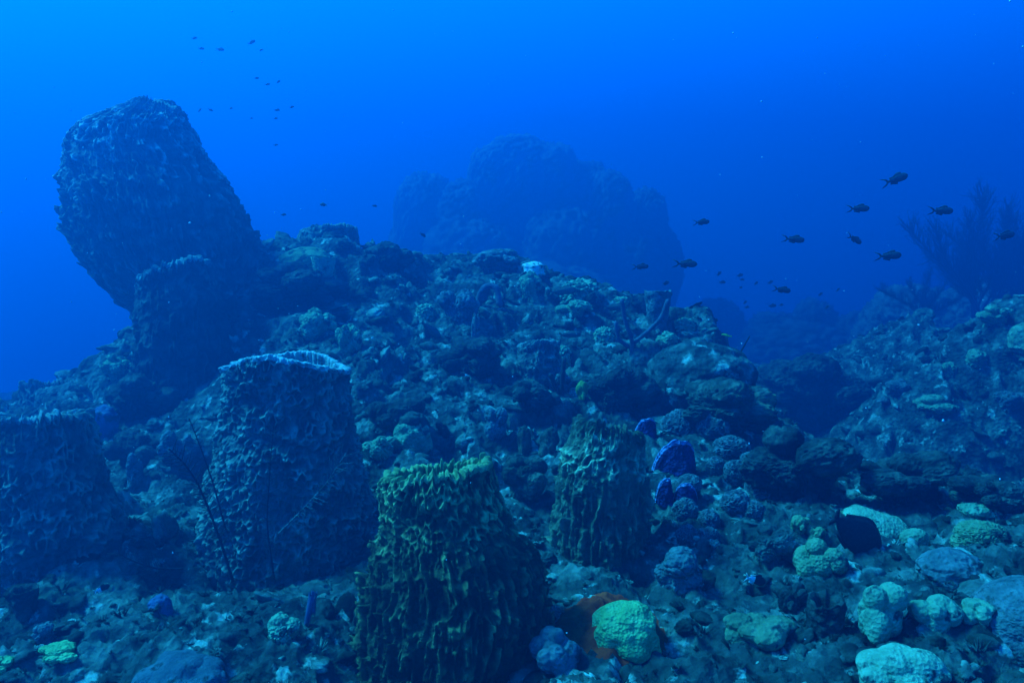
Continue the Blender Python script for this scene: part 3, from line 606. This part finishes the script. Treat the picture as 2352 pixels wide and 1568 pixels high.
# white plate coral beside the grazing fish: an irregular disc with thickness
def plate(label, cx, cy, Y, rx, ry, m, seed, rot, name='plate_coral', cat='coral', tk=.022):
    n, k = 120, 24; th = np.arange(n) * 2 * math.pi / n; ring = np.column_stack([np.cos(th), np.sin(th), th * 0]) * 1.4 + seed
    out = 1 + (.25 if tk > .02 else .42) * fbm(ring * (1 if tk > .02 else 1.6), 4, seed, .6) * 2; V = []
    for s_ in (1, -1):
        for f in (np.linspace(0.02, 1, k) if s_ == 1 else np.linspace(1, .02, k)):
            r = f * out; z = s_ * tk * math.sqrt(max(0, 1 - f ** 6)) + .05 * (1 - f * f)
            V.append(np.column_stack([r * np.cos(th) * rx, r * np.sin(th) * ry, th * 0 + z]))
    V = np.array(V).reshape(-1, 3); V[:, 2] += .012 * fbm(V * 20, 3, seed) + .03 * fbm(V * 5, 2, seed)
    o = mesh(name, V, gridf(2 * k, n, True), M[m], None, loc=at(cx, cy, Y)); o.rotation_euler = rot
    return tag(o, label, cat)
dW = hit(2010, 1235)[1]
plate('large pale plate coral tilted behind the dark grazing fish', 2022, 1222, dW + .12, .20, .15, 'pale', 3, (R(24), R(12), 0))
plate('smaller pale coral plate at the right end of the large pale plate', 2100, 1244, dW - .02, .07, .055, 'teal', 5, (R(35), R(5), 0))

hp = hit(1402, 1412); n, k = 110, 26; th = np.arange(n) * 2 * math.pi / n
out = 1 + .32 * 2 * fbm(np.column_stack([np.cos(th), np.sin(th), th * 0]) * 1.5 + 8, 4, 8, .6); V = []
for f in np.linspace(.02, 1, k):
    for j in range(n):
        x = hp[0] + math.cos(th[j]) * f * out[j] * .20; y = hp[1] + math.sin(th[j]) * f * out[j] * .24
        V.append((x, y, ground(x, y) + .022 * (1 - f ** 3) - .004 * (f > .97)))
V = np.array(V); V[:, 2] += .006 * fbm(V * 30, 3, 4)
tag(mesh('encrusting_sponge', V - hp, gridf(k, n, True), M['orange'], loc=hp), 'flat rust orange encrusting sponge around and behind the bright green coral', 'sponge')

# ------------------------------------------------------------------ branching things
def plume(T, base, H, seed, spread=.5, n=5, rad=.012, fine=True, planar=.25):
    rnd = random.Random(seed)
    for k in range(n):
        ang = (k / max(1, n - 1) - .5) * 2 * spread + rnd.uniform(-.1, .1); h = H * rnd.uniform(.65, 1.0); yb = rnd.uniform(-1, 1) * planar
        tcur = np.linspace(0, 1, 14)
        pts = np.column_stack([np.sin(ang) * h * tcur ** 1.1 + .05 * h * np.sin(tcur * 5 + k), yb * h * tcur ** 1.3, np.cos(ang) * h * tcur]) + base
        T.add(pts, np.linspace(rad, rad * .35, 14), 6)
        if fine:
            for q in range(150):
                s_ = rnd.uniform(.2, 1); i = int(s_ * 12.9); p0 = pts[i] * (1 - (s_ * 12.9 - i)) + pts[i + 1] * (s_ * 12.9 - i) if i < 13 else pts[-1]
                side = rnd.choice((-1, 1)); l = h * rnd.uniform(.10, .28) * (1.15 - s_ * .6); a2 = ang + side * rnd.uniform(.35, .9); yy = rnd.uniform(-.4, .4)
                tq = np.linspace(0, 1, 6)
                pp = p0 + np.column_stack([np.sin(a2 * (1 - .25 * tq)) * l * tq, yy * l * tq, np.cos(a2 * (1 - .35 * tq)) * l * tq])
                T.add(pp, np.linspace(rad * .34, rad * .14, 6), 4)
                if rnd.random() < .45:
                    p1 = pp[3]; a3 = a2 + rnd.choice((-1, 1)) * .6; l2 = l * .5
                    T.add(p1 + np.column_stack([np.sin(a3) * l2 * tq, yy * l2 * tq, np.cos(a3) * l2 * tq]), np.linspace(rad * .3, rad * .15, 6), 4)
def branching(name, cat, label, px, py, Y, H, seed, m, group=None, **k):
    p = at(px, py, Y); T = Tubes(); plume(T, np.zeros(3), H, seed, **k); V, F = T.data()
    return tag(mesh(name, V, F, M[m], loc=p), label, cat, group)
branching('sea_plume', 'soft coral', 'tall dark feathery sea plume on the right, left of the two', 2245, 740, 17, 3.3, 3, 'gorgonian', 'sea plumes on the right', spread=.6, n=9, rad=.030)
branching('sea_plume', 'soft coral', 'dark feathery sea plume cut by the right edge of the photo', 2365, 740, 16.8, 2.9, 5, 'gorgonian', 'sea plumes on the right', spread=.7, n=8, rad=.030)
branching('sea_plume', 'soft coral', 'low spreading faint sea plume left of the tall ones at right', 2130, 730, 18, 1.5, 8, 'gorgonian', 'sea plumes on the right', spread=1.0, n=5, rad=.016)
p = hit(540, 1330)
def whip(name, label, pts_px, Y, rad, m, cat, bl=0.0, nb=0, seed=1, group=None):
    P0 = at(*pts_px[0], Y); pts = np.array([at(x, y, Y - .04 * i) for i, (x, y) in enumerate(pts_px)]) - P0
    ts = np.linspace(0, len(pts) - 1, 26); sm = np.column_stack([np.interp(ts, np.arange(len(pts)), pts[:, i]) for i in range(3)])
    for _ in range(3): sm[1:-1] = (sm[:-2] + 2 * sm[1:-1] + sm[2:]) / 4
    T = Tubes(); T.add(sm, np.linspace(rad, rad * .4, 26), 6); rnd = random.Random(seed)
    for _ in range(nb):
        i = rnd.randint(3, 24); d = sm[i + 1] - sm[i]; d /= np.linalg.norm(d); q = np.array((rnd.gauss(0, 1), rnd.gauss(0, .7), rnd.gauss(0, 1))); q -= d * (q @ d); q /= np.linalg.norm(q) + 1e-6
        l = bl * rnd.uniform(.4, 1); tq = np.linspace(0, 1, 5)[:, None]
        T.add(sm[i] + (q * .85 + d * .6) * l * tq, np.linspace(rad * .3, rad * .15, 5), 4)
    V, F = T.data(); return tag(mesh(name, V, F, M[m], loc=P0), label, cat, group)
whip('sea_whip', 'long dark feathery sea whip arching up in front of the pale rimmed barrel', [(535, 1335), (510, 1250), (480, 1170), (455, 1110), (425, 1065), (388, 1030)], 2.95, .006, 'black', 'sea whip', .07, 110, 3, 'dark sea whips')
whip('sea_whip', 'short dark sea whip lying low left of the pale rimmed barrel foot', [(420, 1306), (360, 1305), (310, 1290), (262, 1266)], 2.95, .005, 'black', 'sea whip', .07, 60, 4, 'dark sea whips')
whip('sea_whip', 'thin dark sea whip rising against the left edge of the pale rimmed barrel', [(520, 1220), (490, 1110), (462, 1030), (434, 960)], 3.0, .004, 'black', 'sea whip', .05, 50, 5, 'dark sea whips')
whip('sea_whip', 'fine dark sea whip in front of the pale rimmed barrel wall', [(630, 1330), (612, 1200), (620, 1080), (628, 980)], 2.98, .004, 'black', 'sea whip', .07, 70, 6, 'dark sea whips')
whip('sea_whip', 'pale feathery sea whip across the right wall of the pale rimmed barrel', [(640, 1225), (700, 1165), (750, 1110), (795, 1040)], 2.97, .004, 'dull', 'sea whip', .08, 70, 7, 'dark sea whips')
Yw = hit(1690, 850)[1]
whip('sea_whip', 'lone dark sea whip standing at the right end of the mound', [(1686, 850), (1700, 810), (1722, 772)], Yw, .012, 'black', 'sea whip', 0, 0, 8, 'dark sea whips')
def rope(label, px, py, paths, rad, m='rope', seed=1):
    p = hit(px, py); d = p[1]; T = Tubes()
    for path in paths:
        pts = np.array([at(x, y, d - .02 * i) for i, (x, y) in enumerate(path)]) - p
        ts = np.linspace(0, len(pts) - 1, 20); sm = np.column_stack([np.interp(ts, np.arange(len(pts)), pts[:, i]) for i in range(3)])
        for _ in range(3): sm[1:-1] = (sm[:-2] + 2 * sm[1:-1] + sm[2:]) / 4
        rr = rad * (1 + .35 * perlin(sm * 25, seed)); T.add(sm, rr, 8)
    V, F = T.data(); return tag(mesh('rope_sponge', V, F, M[m], loc=p), label, 'rope sponge', 'rope sponges')
rope('arched dark rope sponge near the crest, left of the upright pale coral', 1125, 702, [[(1100, 700), (1104, 670), (1122, 654), (1142, 660), (1148, 700)], [(1122, 654), (1110, 690)]], .03)
rope('branched blue grey rope sponge below the fuzzy cup sponge', 1450, 800, [[(1450, 815), (1452, 780), (1436, 740), (1428, 690)], [(1452, 790), (1490, 760), (1520, 730), (1534, 690)], [(1450, 800), (1420, 780), (1414, 740)]], .017)
rope('thin dark rope sponge below the small straight sided barrel', 1290, 905, [[(1290, 915), (1292, 870), (1296, 825)], [(1288, 910), (1272, 880), (1264, 860)]], .016, 'gorgonian')

# ------------------------------------------------------------------ distant outcrops
def outcrop(name, label, blobs, Y, seed, m='rock_far', n=7):
    Vs, Fs, k = [], [], 0; P0 = at((blobs[0][0] + blobs[0][2]) / 2, blobs[0][3], Y)
    for i, (x0, y0, x1, y1, dy) in enumerate(blobs):
        V, F, _ = shape('crag', n, seed + i); V = V / np.percentile(np.abs(V), 96, axis=0); V = np.sign(V) * np.abs(V) ** .88
        a = (x1 - x0) / 2 * S * (Y + dy) * .92; c = (y1 - y0) / 2 * S * (Y + dy)
        Vs.append(V * np.array((a, a * .8, c)) + at((x0 + x1) / 2, (y0 + y1) / 2, Y + dy) - P0); Fs.append(F + k); k += len(V)
    return tag(mesh(name, np.concatenate(Vs), np.concatenate(Fs), M[m], loc=P0), label, 'rock outcrop')
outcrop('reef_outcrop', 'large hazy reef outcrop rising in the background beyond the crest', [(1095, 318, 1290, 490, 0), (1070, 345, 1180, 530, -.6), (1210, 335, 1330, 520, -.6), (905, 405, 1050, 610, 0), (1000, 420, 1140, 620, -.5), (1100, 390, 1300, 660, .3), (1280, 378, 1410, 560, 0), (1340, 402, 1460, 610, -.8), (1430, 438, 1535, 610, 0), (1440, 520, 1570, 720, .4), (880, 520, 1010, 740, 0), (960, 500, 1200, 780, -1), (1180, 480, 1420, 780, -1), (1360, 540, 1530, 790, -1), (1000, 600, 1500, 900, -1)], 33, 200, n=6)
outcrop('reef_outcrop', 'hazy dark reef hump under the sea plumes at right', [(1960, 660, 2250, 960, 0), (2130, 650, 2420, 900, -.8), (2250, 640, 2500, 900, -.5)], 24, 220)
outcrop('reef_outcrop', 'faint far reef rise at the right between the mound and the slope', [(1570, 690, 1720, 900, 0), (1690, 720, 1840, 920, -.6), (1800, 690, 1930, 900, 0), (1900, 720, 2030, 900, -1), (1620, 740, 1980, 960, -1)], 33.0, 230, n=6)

# ------------------------------------------------------------------ fish
def fish_mesh(name, Hh=.36, Wd=.15, fork=.32, tailh=.36, m='fish', m2=None, split=.5, dors=.10, pw=.62):
    n, k = 28, 14; xs = np.linspace(0, 1, n); th = np.arange(k) * 2 * math.pi / k
    hp = Hh / 2 * (np.sin(math.pi * np.clip(xs, 0, 1) ** pw) ** .8) * (1 - .12 * xs) + .028 * sst(.6, 1, xs) + .004
    hp[0] = .012; wp = Wd / 2 * np.sin(math.pi * np.clip(xs * .97 + .015, 0, 1) ** .55) ** .9 + .006
    V = np.stack([np.repeat(.5 - xs[:, None], k, 1), wp[:, None] * np.cos(th)[None], hp[:, None] * np.sin(th)[None]], -1).reshape(-1, 3)
    F = [gridf(n, k, True)[:, ::-1]]; tri = []
    Vl = [V]; c = len(V)
    Vl.append(np.array([[.51, 0, 0], [-.502, 0, 0]])); j = np.arange(k); tri.append(np.stack([j, (j + 1) % k, j * 0 + c], 1)); e0 = (n - 1) * k
    tri.append(np.stack([e0 + (j + 1) % k, e0 + j, j * 0 + c + 1], 1)); c += 2
    def fin(pts, t=.008):
        nonlocal c
        q = np.array([(x, 0, z) for x, z in pts]); m_ = len(q)
        Vl.append(np.concatenate([q + (0, t / 2, 0), q - (0, t / 2, 0)])); i = np.arange(1, m_ - 1)
        tri.append(np.stack([i * 0 + c, i, i + 1], 1) * np.array((1, 1, 1)) + np.array((0, c, c)))
        tri.append(np.stack([i * 0 + c + m_, i + 1 + m_, i + m_], 1) + np.array((0, c, c)))
        i = np.arange(m_); s_ = np.stack([i, (i + 1) % m_, (i + 1) % m_ + m_, i + m_], 1) + c; F.append(s_[:, ::-1]); c += 2 * m_
    fin([(-.46, .0), (-.46, .035), (-.58, tailh * .42), (-.56 - fork, tailh * .62), (-.60, .10), (-.56, 0)])
    fin([(-.46, .0), (-.56, 0), (-.60, -.10), (-.56 - fork, -tailh * .62), (-.58, -tailh * .42), (-.46, -.035)])
    zt = lambda x: float(np.interp(.5 - x, xs, hp))
    fx = [.22, .1, 0, -.1, -.2, -.3, -.38]
    fin([(x, zt(x) * .85) for x in fx[::-1]] + [(x - .03, zt(x) + dors * (.7 + .3 * math.sin(i * 1.1))) for i, x in enumerate(fx)])
    fx2 = [-.02, -.1, -.2, -.3, -.36]
    fin([(x, -zt(x) * .85) for x in fx2] + [(x - .05, -zt(x) - dors * .8) for x in fx2[::-1]])
    V = np.concatenate(Vl); 
    o = mesh(name, V, [np.concatenate(F), np.concatenate(tri)], M[m])
    if m2:
        o.data.materials.append(M[m2]); ctr = np.empty(len(o.data.polygons) * 3); o.data.polygons.foreach_get('center', ctr)
        o.data.polygons.foreach_set('material_index', (ctr.reshape(-1, 3)[:, 0] < split).astype(np.int32))
    Ve, Fe = ico(3)
    for s_ in (1, -1):
        mesh('eye', Ve * .026, Fe, M['eye'], o, loc=(.385, s_ * Wd * .34, .03))
    return o
def copy_tree(o, parent=None):
    c = o.copy(); col.objects.link(c)
    if parent: c.parent = parent
    for ch in list(o.children): copy_tree(ch, c)
    return c
used = set()
def place(proto, px, py, Y, lpx, yaw=0, pitch=0, label='', cat='fish', group=None, roll=0):
    o = proto if proto.name not in used else copy_tree(proto); used.add(proto.name)
    ln = lpx * S * Y / 1.3
    o.location = at(px, py, Y); o.scale = (ln, ln, ln); o.rotation_euler = Euler((roll, -pitch, yaw), 'XYZ')
    return tag(o, label, cat, group)
chromis = fish_mesh('chromis_fish', m='fish')
G1 = 'dark forked tail fish in the open water at right'
for px, py, Y, l, yaw, pt, lab in [
  (2062,410,4.6,66,.15,.32,'dark forked tail fish swimming highest at right, nose tilted up'),
  (1977,479,5,54,.1,.03,'dark forked tail fish directly below and left of the highest one'),
  (2167,484,4.6,60,.1,0,'dark forked tail fish in front of the tall sea plume'),
  (1615,510,5.4,40,.2,.08,'dark forked tail fish on its own above the right end of the hazy outcrop'),
  (1828,550,4.9,52,.05,-.08,'dark forked tail fish level with its neighbour, nearer the outcrop, tail notch plain'),
  (1966,551,5.2,44,.3,-.42,'dark forked tail fish with nose pointing down right'),
  (2047,587,4.5,62,.05,.06,'greyish forked tail fish just left of the low spreading sea plume'),
  (1580,606,4.8,56,.05,-.03,'greyish forked tail fish over the right slope of the mound, larger of two'),
  (1475,612,5.6,40,.2,.05,'dim dark fish just left of the larger greyish one over the mound'),
  (2312,540,5.0,58,.25,.14,'dim dark fish near the right edge among the sea plumes'),
  (1800,666,5.2,44,.1,-.15,'greyish forked tail fish lowest of the clear ones in the right water')]:
    place(chromis, px, py, Y, l, yaw, pt, lab, 'fish', G1)
tiny = fish_mesh('small_fish', Hh=.42, fork=.2, m='fish')
for ch in list(tiny.children): bpy.data.objects.remove(ch)
G2 = 'faint small fish deep in the blue at right'
for px, py, l, pt in [(1652,628,22,.4),(1700,632,20,.2),(1705,642,14,0),(1737,650,18,.3),(1770,648,18,.4),(1702,660,14,0),(1712,694,18,.3),(1775,702,24,.05),(1885,675,16,.5),(1925,665,14,.6),(1795,700,14,.1),(1900,705,16,.5),(1716,705,16,0),(1660,648,20,0)]:
    place(tiny, px, py, 9.5 + (px % 7) * .25, l, .3 + (px % 5) * .2, pt, 'faint small fish in the blue water between the mound and the right slope', 'fish', G2)
G3 = 'tiny dark fish in the water above the mound at left'
for px, py, l, pt, yw in [(447,88,14,.2,.2),(463,112,14,0,.3),(507,114,20,-.1,0),(579,97,20,.5,.2),(600,115,12,-.3,2.9),(590,180,12,.1,.2),(615,194,13,.2,.1),(640,188,12,.6,.4)]:
    place(tiny, px, py, 8.5 + (px % 5) * .3, l, yw, pt, 'tiny dark fish in the small school high above the giant barrel sponge', 'fish', G3)
for px, py, l, pt, yw in [(459,253,16,-.5,2.6),(484,253,14,-.4,.1),(531,249,10,-.1,3),(637,253,14,.1,.2),(671,246,12,.3,.3),(634,272,11,.2,.2),(578,272,8,0,.2),(634,333,11,.2,.3)]:
    place(tiny, px, py, 8 + (px % 5) * .3, l, yw, pt, 'tiny dark fish in the loose school level with the top of the giant barrel', 'fish', G3 + ', lower school')
place(tiny, 742, 470, 6.5, 20, 2.9, .1, 'small dark fish hovering over the squat barrel, larger of two', 'fish')
place(tiny, 652, 493, 7.2, 14, .2, .1, 'very small dark fish close to the right shoulder of the giant barrel', 'fish')
place(tiny, 861, 473, 7.5, 13, .2, -.1, 'small dark fish in open water left of the hazy outcrop', 'fish')
place(tiny, 972, 540, 6.5, 18, .4, -.6, 'small dark fish in front of the left part of the hazy outcrop', 'fish')
place(tiny, 1530, 650, 6.2, 24, .6, .2, 'small dark fish just above the fuzzy cup sponge', 'fish')
wrasse = fish_mesh('wrasse_fish', Hh=.2, Wd=.13, fork=.05, tailh=.2, m='fish_yellow', dors=.03)
place(wrasse, 1668, 770, 5.4, 30, math.pi, .2, 'slim bright yellow fish over the dark valley right of the mound', 'fish')
bic = fish_mesh('damselfish', Hh=.46, fork=.12, m='fish_black', m2='fish_white', split=-.12)
G4 = 'black and white damselfish on the reef'
for px, py, l, yw, pt, lab in [(1738,1332,66,.25,-.35,'black damselfish with a white tail, by the rock left of the yellow green lobed coral'),
   (236,1350,40,.5,.3,'black damselfish with a white tail, on the seabed at left below the left edge barrel'),
   (1448,944,44,.3,.2,'black damselfish with a white tail, over the shaggy boulder'),
   (1110,822,30,.4,-.9,'black damselfish with a white tail, in the shade above the central dark hollow'),
   (1066,860,26,2.7,.3,'black damselfish with a white tail, lower one beside the central dark hollow')]:
    place(bic, px, py, hit(px, py)[1] - .12, l, yw, pt, lab, 'fish', G4)
tang = fish_mesh('surgeonfish', Hh=.62, Wd=.18, fork=.0, tailh=.26, m='fish_black', dors=.035, pw=.85)
place(tang, 1972, 1228, dW - .18, 190, .2, -.62, 'large dark rounded fish grazing nose down in front of the large pale plate coral', 'fish')
parrot = fish_mesh('parrotfish', Hh=.34, Wd=.17, fork=.06, tailh=.26, m='fish_olive', dors=.04)
for px, py, l, yw, pt, lab in [(992,760,76,.5,-.72,'stout grey fish pointing nose down at the centre of the mound'),(1296,668,74,.1,.1,'slender grey fish in front of the largest white finger coral'),
   (1312,768,60,.1,.02,'grey fish hovering above the small straight sided barrel'),(1415,706,60,.1,-.02,'grey fish just left of the branched rope sponge'),(1140,850,100,.6,-.6,'large dim fish angled nose down in the dark central hollow')]:
    place(parrot, px, py, hit(px, py)[1] - .15, l, yw, pt, lab, 'fish', 'grey reef fish')

# ------------------------------------------------------------------ drifting particles
rp_ = np.random.RandomState(9); Vs, Fs, c = [], [], 0; Vb, Fb = ico(2)
for _ in range(420):
    d = 1.2 + 7 * rp_.rand() ** .7; q = np.array((rp_.uniform(-.95, .95) * d, d, 1.6 + rp_.uniform(-.55, .5) * d)); r = rp_.uniform(.0007, .0018) * (1 + .25 * d)
    Vs.append(Vb * r * rp_.uniform(.6, 1.4, 3) * rp_.uniform(.75, 1.2, (len(Vb), 1)) + q); Fs.append(Fb + c); c += len(Vb)
tag(mesh('drifting_particles', np.concatenate(Vs), np.concatenate(Fs), M['snow_pale']), 'fine pale specks drifting through the water', 'particles', kind='stuff')

# ------------------------------------------------------------------ encrusting growth and rubble over the whole reef (uncountable)
rs = np.random.RandomState(5)
Rg = R_.ravel(); Ag = A_.ravel()
zdown = None
cand = np.where((TV[:, 1] > 1.0) & (TV[:, 1] < 12) & (np.abs(TV[:, 0]) < TV[:, 1] * .85 + 1.2))[0]
nsc = 14000
pick = rs.choice(cand, nsc, replace=False)
keep_n = fbm(TV[pick] * 1.3, 2, 77)
pick = pick[(keep_n > -.2) & (np.hypot(TV[pick, 0] - hp[0], (TV[pick, 1] - hp[1]) * .85) > .20)]
temps = []
for k in range(16):
    kind = ('rock', 'knob', 'crag', 'rock', 'finger', 'crag', 'lobed', 'rock')[k % 8]
    temps.append(shape(kind, 4 if k < 8 else 3, 300 + k)[:2])
def tuft(seed):
    T = Tubes(); r_ = random.Random(seed)
    for _ in range(16):
        a = r_.uniform(0, 6.28); l = r_.uniform(.4, 1.2); o_ = r_.uniform(.1, .9)
        tq = np.linspace(0, 1, 4)
        T.add(np.column_stack([np.cos(a) * o_ * tq, np.sin(a) * o_ * tq, l * tq]) + np.array((math.cos(a) * .3, math.sin(a) * .3, -.1)), np.linspace(.09, .04, 4), 3)
    V, F = T.data(); q = F[0]; return V, np.concatenate([q[:, [0, 1, 2]], q[:, [0, 2, 3]], F[1]])
def bush(seed):
    T = Tubes(); r_ = random.Random(seed); tq = np.linspace(0, 1, 4)
    for _ in range(11):
        a = r_.uniform(0, 6.28); l = r_.uniform(.5, 1.1); o_ = r_.uniform(.1, .9)
        p = np.column_stack([np.cos(a) * o_ * tq, np.sin(a) * o_ * tq, l * tq - .1]); T.add(p, np.linspace(.17, .09, 4), 5)
        b_ = a + r_.choice((-1, 1)) * .8; T.add(p[2] + np.column_stack([np.cos(b_) * .4 * tq, np.sin(b_) * .4 * tq, .4 * tq]), np.linspace(.12, .07, 4), 5)
    V, F = T.data(); q = F[0]; return V, np.concatenate([q[:, [0, 1, 2]], q[:, [0, 2, 3]], F[1]])
for k in range(4): temps.append(tuft(k) if k < 2 else bush(k))
Vs, Fs, Ts, c = [], [], [], 0
for i in pick:
    x, y, z = TV[i]; big = rs.rand() ** 4
    s_ = (.012 + .062 * big) * (.6 + .4 * min(3, max(.5, y / 3.5)))
    k = rs.randint(0, 8) if s_ > .04 else rs.choice([8,9,10,11,12,13,14,15,16,17,18,19,16,17,18,19,16,17,18,19])
    V, F = temps[k]; a = rs.rand() * 6.28
    q = V * (s_ * rs.uniform(.8, 1.9), s_ * rs.uniform(.7, 1.2), s_ * rs.uniform(.35, .8))
    tl = 0 if k >= 16 else .35
    q = q @ np.array(Euler((rs.normal() * tl, rs.normal() * tl, a)).to_matrix()).T + (x, y, z - s_ * .40 * (k < 16))
    Vs.append(q); Fs.append(F + c); c += len(q); Ts.append(np.full(len(q), .35 + 2.2 * rs.rand() ** 3.5))
tag(mesh('reef_growth', np.concatenate(Vs), np.concatenate(Fs), M['growth'], None, {'tone': np.concatenate(Ts)}),
    'crust of small corals, algae tufts and rubble covering the whole reef', 'reef growth', kind='stuff')

# ------------------------------------------------------------------ the water itself
m = bpy.data.materials.new('water_haze'); m.use_nodes = True; t = m.node_tree; t.nodes.clear()
o_ = t.nodes.new('ShaderNodeOutputMaterial'); pv = t.nodes.new('ShaderNodeVolumePrincipled')
pv.inputs['Color'].default_value = (.0, .275, .99, 1); pv.inputs['Density'].default_value = .094; pv.inputs['Anisotropy'].default_value = .58
pv.inputs['Absorption Color'].default_value = (0, 0, 0, 1)
t.links.new(pv.outputs[0], o_.inputs['Volume'])
bx = np.array([(x, y, z) for x in (-27, 27) for y in (-8, 41) for z in (-4, 9.4)])
hz = mesh('haze', bx, np.array([(0, 1, 3, 2), (4, 6, 7, 5), (0, 4, 5, 1), (2, 3, 7, 6), (0, 2, 6, 4), (1, 5, 7, 3)]), m, smooth=False)
tag(hz, 'blue sea water filling the whole scene', 'water', kind='stuff')
